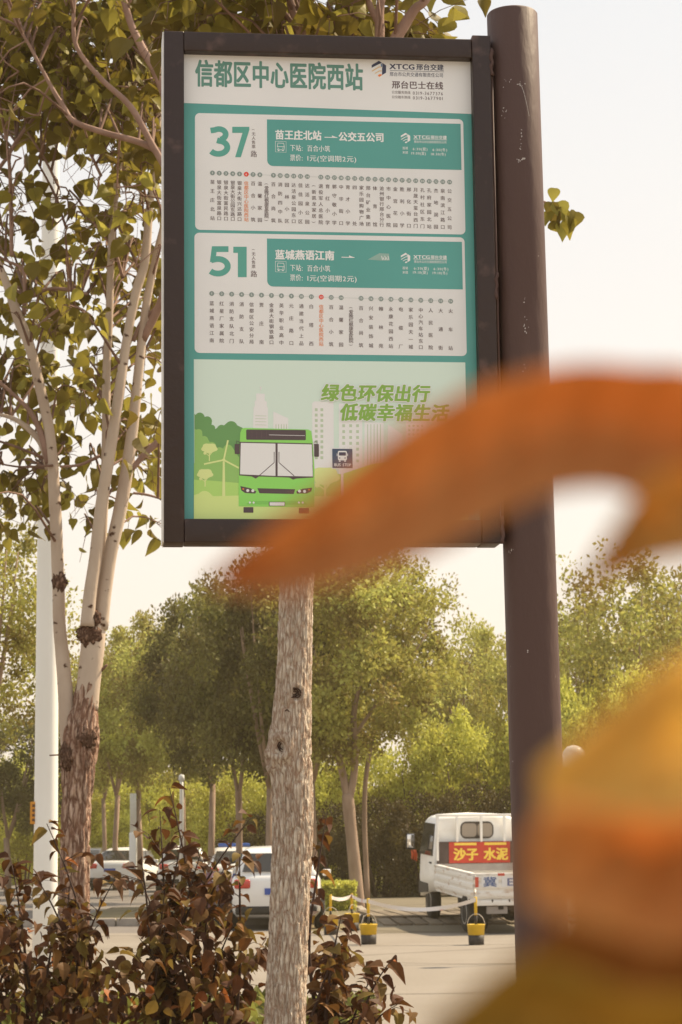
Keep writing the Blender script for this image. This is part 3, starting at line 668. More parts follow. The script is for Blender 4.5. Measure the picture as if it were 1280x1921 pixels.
def bark_mat(name, pale, inner, dark, vs=(34, 34, 9), thr=(0.05, 0.22), bump=0.9):
    M = bpy.data.materials.new(name); M.use_nodes = True; N = M.node_tree.nodes; L = M.node_tree.links; p = N['Principled BSDF']
    tc = N.new('ShaderNodeTexCoord'); mp = N.new('ShaderNodeMapping'); mp.inputs['Scale'].default_value = vs; L.new(tc.outputs['Object'], mp.inputs[0])
    nz = N.new('ShaderNodeTexNoise'); nz.inputs['Scale'].default_value = 1.6; nz.inputs['Detail'].default_value = 7; L.new(mp.outputs[0], nz.inputs['Vector'])
    wv = N.new('ShaderNodeMix'); wv.data_type = 'RGBA'; wv.inputs[0].default_value = 0.45; L.new(mp.outputs[0], wv.inputs[6]); L.new(nz.outputs[1], wv.inputs[7])
    ad = N.new('ShaderNodeVectorMath'); ad.operation = 'MULTIPLY_ADD'; ad.inputs[1].default_value = (1.3, 1.3, 1.3); L.new(nz.outputs[1], ad.inputs[0]); L.new(mp.outputs[0], ad.inputs[2])
    vo = N.new('ShaderNodeTexVoronoi'); vo.feature = 'DISTANCE_TO_EDGE'; vo.inputs['Scale'].default_value = 1.0; L.new(ad.outputs[0], vo.inputs['Vector'])
    cr = N.new('ShaderNodeValToRGB'); e = cr.color_ramp.elements; e[0].position = thr[0]; e[1].position = thr[1]; e[0].color = (*inner, 1); e[1].color = (*pale, 1)
    L.new(vo.outputs['Distance'], cr.inputs[0])
    n2 = N.new('ShaderNodeTexNoise'); n2.inputs['Scale'].default_value = 7; n2.inputs['Detail'].default_value = 8; L.new(tc.outputs['Object'], n2.inputs['Vector'])
    r2 = N.new('ShaderNodeValToRGB'); r2.color_ramp.elements[0].position = 0.42; r2.color_ramp.elements[1].position = 0.66; L.new(n2.outputs[0], r2.inputs[0])
    mx = N.new('ShaderNodeMix'); mx.data_type = 'RGBA'; L.new(r2.outputs[0], mx.inputs[0]); L.new(cr.outputs[0], mx.inputs[6]); mx.inputs[7].default_value = (*dark, 1)
    m3 = N.new('ShaderNodeMath'); m3.operation = 'MULTIPLY'; m3.inputs[1].default_value = 0.38; L.new(r2.outputs[0], m3.inputs[0]); L.new(m3.outputs[0], mx.inputs[0])
    m4 = N.new('ShaderNodeMapping'); m4.inputs['Scale'].default_value = (95, 95, 16); L.new(tc.outputs['Object'], m4.inputs[0])
    n4 = N.new('ShaderNodeTexNoise'); n4.inputs['Scale'].default_value = 1.0; n4.inputs['Detail'].default_value = 9; n4.inputs['Roughness'].default_value = .65; L.new(m4.outputs[0], n4.inputs['Vector'])
    r4 = N.new('ShaderNodeValToRGB'); r4.color_ramp.elements[0].position = .36; r4.color_ramp.elements[1].position = .60; r4.color_ramp.elements[0].color = (.68, .58, .50, 1); L.new(n4.outputs[0], r4.inputs[0])
    mm = N.new('ShaderNodeMix'); mm.data_type = 'RGBA'; mm.blend_type = 'MULTIPLY'; mm.inputs[0].default_value = .85; L.new(mx.outputs[2], mm.inputs[6]); L.new(r4.outputs[0], mm.inputs[7])
    L.new(mm.outputs[2], p.inputs['Base Color']); p.inputs['Roughness'].default_value = 0.9; p.inputs['Specular IOR Level'].default_value = 0.15
    mn = N.new('ShaderNodeMath'); mn.operation = 'MINIMUM'; mn.inputs[1].default_value = 0.3; L.new(vo.outputs['Distance'], mn.inputs[0])
    b1 = N.new('ShaderNodeBump'); b1.inputs['Strength'].default_value = bump; b1.inputs['Distance'].default_value = 0.035; L.new(mn.outputs[0], b1.inputs['Height'])
    n3 = N.new('ShaderNodeTexNoise'); n3.inputs['Scale'].default_value = 60; n3.inputs['Detail'].default_value = 8; L.new(tc.outputs['Object'], n3.inputs['Vector'])
    b2 = N.new('ShaderNodeBump'); b2.inputs['Strength'].default_value = 0.6; b2.inputs['Distance'].default_value = 0.01; L.new(n3.outputs[0], b2.inputs['Height']); L.new(b1.outputs[0], b2.inputs['Normal'])
    L.new(b2.outputs[0], p.inputs['Normal']); MATS[name] = M; return M
bark_mid = bark_mat('flaky_bark', (0.74, 0.655, 0.535), (0.40, 0.265, 0.19), (0.50, 0.385, 0.295), (60, 60, 10), (0.0, 0.20), 0.7)
bark_left = bark_mat('furrowed_bark', (0.62, 0.46, 0.36), (0.22, 0.12, 0.082), (0.40, 0.235, 0.165), (26, 26, 6), (0.03, 0.26))
def pale_bark():
    M = mat('pale_poplar_bark', (0.58, 0.475, 0.375), 0.7, scale=5, c2=(0.45, 0.345, 0.265), spec=0.25, bump=0.2, bscale=30, stretch=(1, 1, .5)); N = M.node_tree.nodes; L = M.node_tree.links; p = N['Principled BSDF']
    tc = N.new('ShaderNodeTexCoord'); mp = N.new('ShaderNodeMapping'); mp.inputs['Scale'].default_value = (9, 9, 13); L.new(tc.outputs['Object'], mp.inputs[0])
    vo = N.new('ShaderNodeTexVoronoi'); vo.inputs['Scale'].default_value = 1.0; vo.inputs['Randomness'].default_value = 1.0; nd = N.new('ShaderNodeTexNoise'); nd.inputs['Scale'].default_value = 3.0; L.new(mp.outputs[0], nd.inputs['Vector']); va = N.new('ShaderNodeVectorMath'); va.operation = 'MULTIPLY_ADD'; va.inputs[1].default_value = (.55, .55, .55); L.new(nd.outputs[1], va.inputs[0]); L.new(mp.outputs[0], va.inputs[2]); L.new(va.outputs[0], vo.inputs['Vector'])
    cr = N.new('ShaderNodeValToRGB'); cr.color_ramp.elements[0].position = 0.10; cr.color_ramp.elements[1].position = 0.21; cr.color_ramp.elements[0].color = (0.16, 0.09, 0.065, 1)
    L.new(vo.outputs['Distance'], cr.inputs[0]); src = p.inputs['Base Color'].links[0].from_socket
    mx = N.new('ShaderNodeMix'); mx.data_type = 'RGBA'; mx.blend_type = 'MULTIPLY'; mx.inputs[0].default_value = 1; L.new(src, mx.inputs[6]); L.new(cr.outputs[0], mx.inputs[7]); L.new(mx.outputs[2], p.inputs['Base Color']); return M
pale = pale_bark()
twig_m = mat('brown_twig', (0.24, 0.14, 0.10), 0.8, var=0.4, scale=14)
branch_m = mat('mauve_branch', (0.36, 0.23, 0.18), 0.75, c2=(0.25, 0.15, 0.11), scale=8, bump=0.3)

def plates(f, fz, depth, seed):
    """bark relief: plates split by furrows"""
    def d(a, s, r):
        q = Vector((math.cos(a) * r * f + seed, math.sin(a) * r * f, s * fz))
        nv = noise.noise_vector(q * 0.9); dist, _ = noise.voronoi(q + nv * 0.5)
        e = min(1.0, (dist[1] - dist[0]) * 3.2)
        return 1.0 - depth * (1 - e) + 0.05 * noise.noise(q * 0.25) + 0.02 * noise.noise(q * 2.1)
    return d
# --- centre tree -------------------------------------------------------------
YC = 10.0
tc_base = at(533, 1921, YC); tc_base.z = 0
ct = thing('roadside_tree', 'tree with flaky grey trunk standing right behind the bus stop sign', 'tree', tc_base)
rows = [(tc_base.x - 0.01, YC, -0.05, 0.125), (tc_base.x, YC, 0.08, 0.108)] + [tuple(r) for r in limb_path([(533, 1960, 80), (537, 1860, 76), (541, 1760, 74), (546, 1640, 76), (549, 1540, 77), (547, 1460, 79), (543, 1400, 84), (547, 1350, 75), (551, 1280, 69), (554, 1200, 67), (556, 1120, 66), (558, 1060, 66), (562, 900, 64), (566, 700, 62), (572, 520, 58), (585, 380, 52)], YC, 1)]
rows = smooth_path(rows, 4); rows = resample(rows, 0.0055)
bd_ = plates(44, 9, 0.085, 3.0)
knots = [(at(553, 1302, YC).z, -1.35, 0.045, 0.028), (at(535, 1402, YC).z, -2.0, 0.06, 0.05), (at(520, 1425, YC).z, -2.9, 0.05, 0.05)]
z0c = rows[0][2]
def center_disp(a, s, r):
    v = bd_(a, s, r); z = z0c + s
    for kz, ka, kr, amp in knots:
        da = (a - ka + PI) % (2 * PI) - PI; q = math.hypot(da * r, (z - kz)) / kr
        if q < 1.6: v += (amp / r) * (math.exp(-((q - 0.75) / 0.35) ** 2) * 0.55 - 0.75 * math.exp(-(q / 0.45) ** 2)) * 0.55
    return v
b = MB(tc_base); b.tube([r[:3] for r in rows], [r[3] for r in rows], 110, disp=center_disp); b.build('trunk', bark_mid, ct)
knot_m = mat('dark_knot', (0.09, 0.048, 0.034), 0.95, var=0.5, scale=60, bump=0.8, bscale=90)
for px, py, w_, h_ in ((553, 1302, 13, 9), (535, 1400, 14, 11), (540, 1345, 6, 12)):
    p = at(px, py, YC); cen = at(549, py, YC); rr = 0.083
    dx = p.x - cen.x; y = YC - math.sqrt(max(0.0004, rr * rr - dx * dx)); b = MB(tc_base); random.seed(px)
    for ring in range(3):
        q = 1 - ring * 0.3; pts = []
        for k in range(13): a = 2 * PI * k / 12; wob = random.uniform(.85, 1.15); pts.append((p.x + math.cos(a) * w_ * q * pxm(YC) * wob, y - 0.004 + 0.012 * (1 - q) + abs(math.cos(a)) * w_ * pxm(YC) * .25, p.z + math.sin(a) * h_ * q * pxm(YC) * wob))
        b.tube(pts, 0.0032 - ring * .0005, 6)
    b.build('knot', knot_m, ct)
climbs = [
    [(585, 400, 44), (560, 250, 30), (572, 120, 24), (562, 50, 19), (548, 15, 16), (535, -60, 14), (520, -200, 11)],
    [(585, 400, 40), (640, 280, 30), (700, 150, 24), (712, 70, 20), (712, 30, 18), (718, -20, 15), (735, -150, 12)],
    [(712, 45, 14), (696, 15, 13), (684, -30, 11), (660, -150, 8)],
    [(600, 380, 36), (680, 230, 28), (735, 90, 25), (757, 50, 22), (778, 18, 19), (805, -10, 16), (850, -120, 12), (880, -260, 8)],
    [(575, 420, 30), (470, 300, 24), (380, 150, 18), (352, 60, 14), (338, 20, 12), (330, -40, 10), (320, -160, 7)],
    [(500, 335, 18), (478, 180, 13), (496, 60, 10), (482, 20, 8), (470, -40, 7), (450, -150, 5)],
    [(660, 250, 16), (652, 110, 12), (655, 60, 11), (672, 25, 9), (690, -10, 8)],
    [(600, 430, 22), (760, 430, 16, .2), (900, 400, 11, .25), (1000, 378, 7, .25), (1036, 385, 4, .25)]]
csamp = []
for i, c in enumerate(climbs):
    r = limb_path(c, YC - (.25 if i in (0, 1, 2, 3) else -.15), 5); b = MB(tc_base); b.tube([q[:3] for q in r], [q[3] for q in r], 12, disp=lambda a, s, rr: 1 + .08 * noise.noise(Vector((math.cos(a) * 3, s * 9, math.sin(a) * 3)))); b.build('limb', branch_m, ct); csamp += [q[:3] for q in r]
csamp = np.array(csamp)
def twigs_to(parent, org, centres, samp, r0=0.006, name='twigs', sub=3, m=None):
    b = MB(org)
    for c in centres:
        dd = np.linalg.norm(samp - c + np.array([0, 0, 0.25]), axis=1); s = samp[np.argmin(dd)]
        mid = (s + c) / 2 + np.array([rng.normal(0, .06), rng.normal(0, .06), 0.10 + rng.random() * .12])
        P = smooth_path([(*s, r0 * 1.5), (*mid, r0), (*c, r0 * .5)], 3); b.tube([q[:3] for q in P], [q[3] for q in P], 5, caps=False)
        for _ in range(sub):
            e = c + rng.normal(0, 0.13, 3) + np.array([0, 0, -.05]); b.tube([tuple(mid * .3 + c * .7), tuple((c + e) / 2 + np.array([0, 0, .03])), tuple(e)], [r0 * .45, r0 * .35, r0 * .2], 4, caps=False)
    return b.build(name, m or twig_m, parent, kind='stuff')
def hang(n, spread=0.75):
    d = rng.normal(0, spread, (n, 3)); d[:, 2] -= 0.9; nrm = rng.normal(0, 1, (n, 3)); nrm[:, 1] -= 0.5; return d, nrm
POP = [(0.0, (0.13, 0.092, 0.018)), (0.45, (0.20, 0.158, 0.026)), (0.75, (0.29, 0.245, 0.042)), (1.0, (0.38, 0.345, 0.07))]
pop_s = leaf_mat('poplar_leaf', POP, 0.5); pop_o = leaf_mat('poplar_leaf_single', POP, 0.5, per_object=True)
# leaf clusters given by where the crown shows in the photograph, spread in depth
cc = []
for k in range(46): cc.append(np.array(at(rng.uniform(310, 665), rng.uniform(-60, 78), YC + rng.uniform(-.5, .7))))
for px, py in ((775, 62), (800, 68), (812, 58), (690, 20), (735, 10), (760, -10), (640, 30), (615, 55), (590, 75), (820, -40), (860, -90)): cc.append(np.array(at(px, py, YC + rng.uniform(-.2, .4))))
for k in range(90): cc.append(np.array(at(rng.uniform(230, 950), rng.uniform(-520, -60), YC + rng.uniform(-1.2, 1.2))))
for k in range(12): cc.append(np.array(at(rng.uniform(420, 850), rng.uniform(150, 420), YC + rng.uniform(.1, .9))))
twigs_to(ct, tc_base, cc, csamp, 0.006)
pos = []
for c in cc:
    for _ in range(rng.integers(6, 11)): pos.append(c + rng.normal(0, 0.085, 3))
for px, py in ((1040, 366), (1034, 392), (1048, 392), (1036, 428), (1052, 432), (1066, 418), (1060, 404), (1080, 410), (1030, 410), (1072, 424), (1046, 412)): pos.append(np.array(at(px, py - 12, YC + .25)))
pos = np.array(pos); d, nrm = hang(len(pos)); size = rng.uniform(.075, .145, len(pos))
d[-11:] = np.array([0, -.2, -1]) + rng.normal(0, .25, (11, 3)); size[-11:] = rng.uniform(.065, .10, 11); nrm[-11:] = np.array([0, -1, .2]) + rng.normal(0, .35, (11, 3))
crown_leaves(ct, tc_base, pos, d, nrm, size, [HEART, HEART2], pop_s, pop_o)

# --- left poplar -------------------------------------------------------------
YL = 15.0
tl_base = at(138, 1921, YL); tl_base.z = 0
lt = thing('poplar_tree', 'pale multi-stemmed poplar with a rough dark trunk left of the sign', 'tree', tl_base)
rows = [(tl_base.x, YL, -.05, .15), (tl_base.x, YL, .1, .125)] + [tuple(r) for r in limb_path([(138, 1900, 62), (139, 1800, 60), (140, 1700, 58), (141, 1600, 57), (143, 1520, 58), (147, 1450, 62), (150, 1400, 70), (153, 1370, 68), (158, 1335, 56), (163, 1300, 47), (167, 1265, 41), (170, 1225, 33)], YL, 1)]
rows = resample(smooth_path(rows, 4), 0.009); b = MB(tl_base); b.tube([r[:3] for r in rows], [r[3] for r in rows], 84, disp=plates(17, 4.6, 0.15, 9.0)); b.build('trunk', bark_left, lt)
stems = [
    ([(132, 1420, 34), (126, 1340, 31), (119, 1250, 27), (112, 1170, 24), (110, 1100, 24), (106, 1000, 23), (101, 900, 22), (93, 810, 20), (76, 730, 20), (56, 650, 20), (38, 605, 22), (22, 560, 17), (2, 505, 13), (-25, 440, 11), (-60, 340, 8)], pale, 0.0),
    ([(162, 1330, 46), (168, 1270, 44), (174, 1215, 44), (176, 1180, 44), (176, 1150, 38)], pale, 0.0),
    ([(164, 1175, 28), (170, 1110, 25), (180, 1040, 24), (190, 950, 23), (206, 850, 22), (222, 750, 21), (236, 650, 18), (255, 550, 18), (272, 490, 18), (280, 400, 15), (290, 300, 13), (300, 190, 11), (305, 60, 9), (312, -90, 7)], pale, -0.08),
    ([(188, 1180, 30), (203, 1060, 27), (225, 960, 26), (243, 850, 23), (255, 750, 20), (262, 680, 18), (275, 570, 16), (293, 480, 14), (312, 400, 12), (340, 250, 10)], pale, 0.0),
    ([(190, 1160, 12), (191, 1100, 14), (193, 1000, 17), (199, 850, 17), (200, 700, 16), (205, 600, 15), (208, 500, 14), (213, 400, 13), (226, 300, 10), (240, 220, 8), (262, 110, 6), (270, -20, 5)], pale, 0.1),
    ([(330, 300, 15), (300, 285, 14), (260, 266, 13), (200, 250, 12), (140, 228, 11), (118, 198, 10), (95, 160, 8), (58, 90, 6), (20, 20, 5), (0, -60, 4)], branch_m, -0.95),
    ([(320, 330, 14), (285, 270, 13), (245, 200, 12), (190, 148, 10), (146, 92, 9), (138, 40, 8), (143, -30, 6)], branch_m, -1.0),
    ([(224, -40, 11), (234, 5, 13), (246, 45, 14), (266, 88, 16), (292, 135, 17), (312, 185, 19), (330, 260, 19), (340, 400, 18), (320, 520, 17, .7), (268, 640, 15, .9)], branch_m, -0.9),
    ([(-20, 340, 8), (10, 300, 8), (45, 245, 7), (80, 205, 6), (110, 190, 5)], branch_m, 0.1),
    ([(22, 480, 8), (21, 400, 8), (18, 310, 7), (8, 240, 6), (-6, 170, 5)], branch_m, -0.1),
    ([(45, 590, 9), (47, 540, 8), (42, 505, 7), (10, 488, 5), (-20, 470, 4)], branch_m, 0),
    ([(-20, 700, 5), (20, 735, 7), (55, 770, 9), (78, 815, 13), (92, 870, 15)], branch_m, 0),
    ([(-20, 775, 5), (20, 783, 8), (52, 803, 11), (80, 835, 14), (92, 880, 15)], pale, 0.1),
    ([(-20, 822, 4), (30, 838, 5), (90, 862, 6)], twig_m, .05), ([(-10, 868, 3), (40, 876, 4), (100, 873, 5)], twig_m, -.05),
    ([(330, 800, 15), (305, 822, 14), (272, 852, 12), (248, 880, 10)], branch_m, 0), ([(325, 545, 13), (300, 575, 12), (268, 602, 10), (250, 640, 9)], branch_m, 0),
    ([(112, 875, 4), (150, 872, 6), (188, 855, 7)], branch_m, 0), ([(52, 560, 6), (90, 542, 6), (140, 545, 8), (165, 553, 5)], branch_m, .1),
    ([(60, 625, 6), (90, 595, 6), (125, 573, 5), (150, 578, 4), (172, 592, 3)], branch_m, 0), ([(230, 520, 7), (215, 470, 6), (185, 430, 5), (150, 380, 4)], branch_m, .1),
    ([(300, 935, 4), (275, 928, 5), (250, 925, 5)], branch_m, 0), ([(110, 350, 5), (85, 300, 5), (60, 260, 4), (50, 245, 3)], branch_m, .1), ([(125, 430, 4), (105, 370, 5), (85, 330, 4), (62, 290, 4)], twig_m, 0),
    ([(190, 330, 6), (160, 270, 6), (135, 245, 6)], branch_m, 0), ([(238, 300, 12), (236, 230, 10), (250, 150, 9), (262, 90, 7)], branch_m, .2), ([(108, 190, 6), (112, 100, 6), (105, 20, 5), (110, -60, 4)], branch_m, .2)]
lsamp = []
for pth, mm, dy in stems:
    r = limb_path(pth, YL + dy, 5); b = MB(tl_base); sd = pth[0][0]
    b.tube([q[:3] for q in r], [q[3] for q in r], 14 if r[0][3] > .02 else 8, disp=lambda a, s, rr: 1 + .05 * noise.noise(Vector((math.cos(a) * 1.5 + sd, s * 5, math.sin(a) * 1.5)))); b.build('limb', mm, lt); lsamp += [q[:3] for q in r if q[2] > at(100, 1040, YL).z]
lsamp = np.array(lsamp)
def wound(px, py, rw, rh, Y, rad):
    """ragged callus of dark torn bark, half sunk in the stem"""
    c = at(px, py, Y) - Vector((0, rad * pxm(Y) * .72, 0)); b = MB(tl_base); vs = []; fs = []; nu, nv = 30, 20
    for j in range(nv + 1):
        for k in range(nu):
            a, e = 2 * PI * k / nu, PI * j / nv - PI / 2; dv = Vector((math.cos(a) * math.cos(e), math.sin(a) * math.cos(e), math.sin(e)))
            q = dv * 2.2 + Vector((px, py, 0)); f = 1 + .30 * noise.noise(q) + .28 * noise.noise(q * 2.3) + .16 * noise.noise(q * 6)
            vs.append(c + Vector((dv.x * rw * pxm(Y) * f, dv.y * rad * pxm(Y) * .42 * f, dv.z * rh * pxm(Y) * f)))
    for j in range(nv):
        for k in range(nu): fs.append((j * nu + k, j * nu + (k + 1) % nu, (j + 1) * nu + (k + 1) % nu, (j + 1) * nu + k))
    b.add(vs, fs, None, True); b.build('bark_wound', wound_m, lt)
wound_m = bark_mat('torn_bark', (0.36, 0.235, 0.17), (0.12, 0.064, 0.045), (0.19, 0.11, 0.078), (40, 40, 18), (0.02, .35), .9)
wound(113, 1093, 14, 18, YL, 13); wound(170, 1192, 22, 20, YL, 23); wound(180, 1160, 10, 16, YL - .02, 20); wound(162, 1385, 22, 20, YL, 33); wound(128, 1420, 13, 24, YL, 33)
b = MB(tl_base); b.tube([tuple(at(115, 1416, YL - .05)), tuple(at(93, 1417, YL - .07))], [.006, .005], 6); b.tube([tuple(at(190, 1258, YL)), tuple(at(201, 1247, YL - .02))], [.011, .008], 7); b.build('branch_stub', twig_m, lt)
gaps = [(75, 300, 55, 60), (150, 335, 40, 45), (15, 180, 22, 26), (175, 215, 22, 22), (20, 640, 28, 30), (135, 640, 25, 40), (215, 900, 30, 60), (290, 940, 30, 30), (60, 430, 24, 16), (265, 700, 20, 30), (150, 590, 30, 22), (115, 240, 20, 25), (235, 445, 16, 26), (165, 690, 20, 18)]
def ok(px, py): return all(((px - x) / a) ** 2 + ((py - y) / c) ** 2 > 1 for x, y, a, c in gaps)
lc = []
while len(lc) < 300:
    px, py = rng.uniform(-40, 330), rng.uniform(-40, 1000)
    dens = 1.0 if py < 230 else 0.50 if py < 430 else 0.46 if py < 780 else 0.34
    if py > 700 and px > 60: dens *= 0.75
    if py > 930 and px < 240: dens *= 0.4
    if rng.random() < dens and ok(px, py): lc.append(np.array(at(px, py, YL + (rng.uniform(-.75, 1.4) if py < 420 or rng.random() < .22 else rng.uniform(.25, 1.5)))))
n_in = len(lc)
for k in range(48): lc.append(np.array(at(rng.uniform(-20, 320), rng.uniform(-30, 235), YL + rng.uniform(-.4, 1.5))))
for k in range(90): lc.append(np.array(at(rng.uniform(-420, 420), rng.uniform(-560, -30), YL + rng.uniform(-2, 2))))
for k in range(40): lc.append(np.array(at(rng.uniform(-420, -30), rng.uniform(-60, 980), YL + rng.uniform(-1.6, 1.6))))
twigs_to(lt, tl_base, lc, lsamp, 0.007)
b = MB(tl_base)                                                            # thin bare branches arching through the crown
for k in range(95):
    px, py = rng.uniform(-30, 310), rng.uniform(-30, 520); dx, dy = rng.normal(0, 70), -abs(rng.normal(60, 60)); dY = rng.uniform(-.8, .8); bow = rng.normal(0, 22); r0 = rng.uniform(.0025, .0065)
    P = limb_path([(px, py, r0 * 2 / pxm(YL), dY), (px + dx * .35 + bow, py + dy * .3, r0 * 1.7 / pxm(YL), dY), (px + dx * .7 + bow * .6, py + dy * .7, r0 * 1.2 / pxm(YL), dY + .05), (px + dx, py + dy, r0 * .6 / pxm(YL), dY + .1)], YL, 3)
    b.tube([q[:3] for q in P], [q[3] for q in P], 5, caps=False)
    sp = lsamp[np.argmin(np.linalg.norm(lsamp - P[0][:3], axis=1))]; b.tube([tuple(sp), tuple((sp + P[0][:3]) / 2 + np.array([0, 0, .04])), tuple(P[0][:3])], [r0 * 1.3, r0 * 1.15, r0], 5, caps=False)
b.build('fine_branches', branch_m, lt, kind='stuff')
pos = []
for c in lc:
    for _ in range(rng.integers(6, 11)): pos.append(c + rng.normal(0, 0.12, 3))
pos = np.array(pos); d, nrm = hang(len(pos)); size = rng.uniform(.062, .15, len(pos))
crown_leaves(lt, tl_base, pos, d, nrm, size, [HEART, HEART2], pop_s, pop_o)

# ------------------------------------------------------------------ dark shrubs in front of the road
SHR = [(0.0, (0.060, 0.021, 0.008)), (0.40, (0.110, 0.042, 0.014)), (0.72, (0.160, 0.080, 0.020)), (0.95, (0.22, 0.16, 0.035)), (1.0, (0.36, 0.11, 0.03))]
shr_s = leaf_mat('shrub_leaf', SHR, 0.32, rough=0.6, spec=0.25); shr_o = leaf_mat('shrub_leaf_single', SHR, 0.32, per_object=True, rough=0.6, spec=0.25)
stem_m = mat('dark_stem', (0.075, 0.040, 0.028), 0.8, var=0.4, scale=20)
def shrub(label, base_px, Y, tips, fill, n_obj=300, dn=1.0):
    base = at(base_px, 1921, Y); base.z = 0
    t = thing('shrub', label, 'shrub', base, group='brown-leaved shrubs along the verge')
    P = []; D = []; Nn = []; S = []; b = MB(base)
    for (px, py, dy) in tips:
        e = np.array(at(px, py, Y + dy)); s = np.array([base.x + rng.normal(0, .10), base.y + rng.normal(0, .10), 0.0])
        c = s + (e - s) * np.array([.35, .35, .62]) + rng.normal(0, .05, 3)
        R = smooth_path([(*s, .014), (*((s + c) / 2 + rng.normal(0, .03, 3)), .011), (*c, .008), (*((c + e) / 2 + np.array([0, 0, .06])), .005), (*e, .002)], 5)
        b.tube([q[:3] for q in R], [q[3] for q in R], 6, caps=False)
        L_ = len(R)
        for i in range(int(L_ * .42), L_):
            for sgn in (-1, 1):
                if rng.random() < .22 * (1.2 - dn): continue
                tdir = R[min(i + 1, L_ - 1)][:3] - R[i - 1][:3]; tdir /= np.linalg.norm(tdir) + 1e-9
                side = np.cross(tdir, rng.normal(0, 1, 3)); side /= np.linalg.norm(side) + 1e-9
                dd = side * .9 + tdir * .35 + np.array([0, 0, -.35]); P.append(R[i][:3] + side * .012); D.append(dd); Nn.append(np.array([0, -.2, 1.0]) + rng.normal(0, .4, 3)); S.append(rng.uniform(.045, .105))
            if rng.random() < .27 * dn and i < L_ - 2:                         # a side shoot
                sd = rng.normal(0, 1, 3); sd[2] = abs(sd[2]) * .5; sd /= np.linalg.norm(sd); ln = rng.uniform(.12, .32)
                q0 = R[i][:3]; q1 = q0 + sd * ln * .5 + np.array([0, 0, .03]); q2 = q0 + sd * ln
                b.tube([q0, q1, q2], [.003, .002, .001], 4, caps=False)
                for u in np.linspace(.3, 1, 4):
                    q = q0 + (q2 - q0) * u; s2 = np.cross(sd, rng.normal(0, 1, 3)); s2 /= np.linalg.norm(s2) + 1e-9
                    P.append(q); D.append(s2 * .8 + sd * .5 + np.array([0, 0, -.4])); Nn.append(np.array([0, -.2, 1.0]) + rng.normal(0, .4, 3)); S.append(rng.uniform(.05, .095))
    for (px, py, dy, n, sx, sy) in fill:                                      # the dense low body
        for _ in range(n):
            p = np.array(at(px + rng.normal(0, sx), py + rng.normal(0, sy), Y + dy + rng.normal(0, .35)))
            if p[2] < .05: continue
            P.append(p); dd = rng.normal(0, .8, 3); dd[2] -= .45; D.append(dd); Nn.append(np.array([0, -.2, 1.0]) + rng.normal(0, .5, 3)); S.append(rng.uniform(.045, .10))
    b.build('stems', stem_m, t)
    crown_leaves(t, base, np.array(P), np.array(D), np.array(Nn), np.array(S), [OVATE, OVATE2], shr_s, shr_o, n_obj)
shrub('brown-leaved shrub below the white pole at the left edge', 90, 12.0,
      [(88, 1545, 0), (20, 1610, .2), (-30, 1600, .3), (65, 1640, -.2), (130, 1665, .1), (0, 1700, -.3), (110, 1710, -.4), (185, 1735, -.3), (40, 1740, -.5), (-80, 1650, 0), (150, 1750, -.5), (215, 1650, .2)],
      [(20, 1810, 0, 70, 55, 36), (140, 1840, 0, 85, 60, 32), (60, 1890, -.2, 110, 80, 32), (190, 1885, -.1, 80, 50, 32)], dn=1.0)
shrub('tall brown-leaved shrub screening the parked cars', 350, 11.6,
      [(318, 1478, 0), (300, 1520, .2), (345, 1560, .1), (380, 1590, 0), (265, 1610, .1), (470, 1535, .1), (450, 1600, -.2), (420, 1630, -.2), (345, 1620, .2), (310, 1670, -.3), (390, 1690, -.4), (440, 1730, -.2), (262, 1760, -.3), (500, 1760, .2), (330, 1740, -.5), (255, 1630, .3)],
      [(345, 1750, 0, 45, 40, 45), (400, 1800, 0, 45, 45, 40), (300, 1855, -.1, 130, 80, 40), (430, 1890, -.1, 50, 50, 28)], dn=1.0)
shrub('sparse brown-leaved shrub with arching twigs right of the grey trunk', 575, 11.0,
      [(612, 1535, .2), (600, 1580, .5), (640, 1720, -.1), (665, 1735, 0), (735, 1800, -.1), (700, 1830, .1), (745, 1885, -.1), (640, 1780, .2), (600, 1800, .3), (690, 1900, 0), (620, 1860, 0), (660, 1790, .3)],
      [(610, 1800, .2, 22, 22, 50), (620, 1900, .1, 30, 40, 25)], n_obj=200, dn=.35)
# low green cover between shrubs and road
GR = [(0.0, (0.10, 0.10, 0.02)), (1.0, (0.26, 0.26, 0.06))]
gr_m = leaf_mat('grass_blade', GR, 0.4)
n = 5200; pos = np.stack([rng.uniform(-3.2, .2, n), rng.uniform(14.2, 17.5, n), rng.uniform(0.0, .42, n)], 1); d = rng.normal(0, .5, (n, 3)); d[:, 2] += 1.0
me = scatter_mesh('ground_cover', *OVATE, pos, rot_from(d, rng.normal(0, 1, (n, 3))), rng.uniform(.06, .16, n), rng.random(n), gr_m)
tag(link('ground_cover', me), 'low green ground cover under the brown shrubs', 'ground cover', kind='stuff')
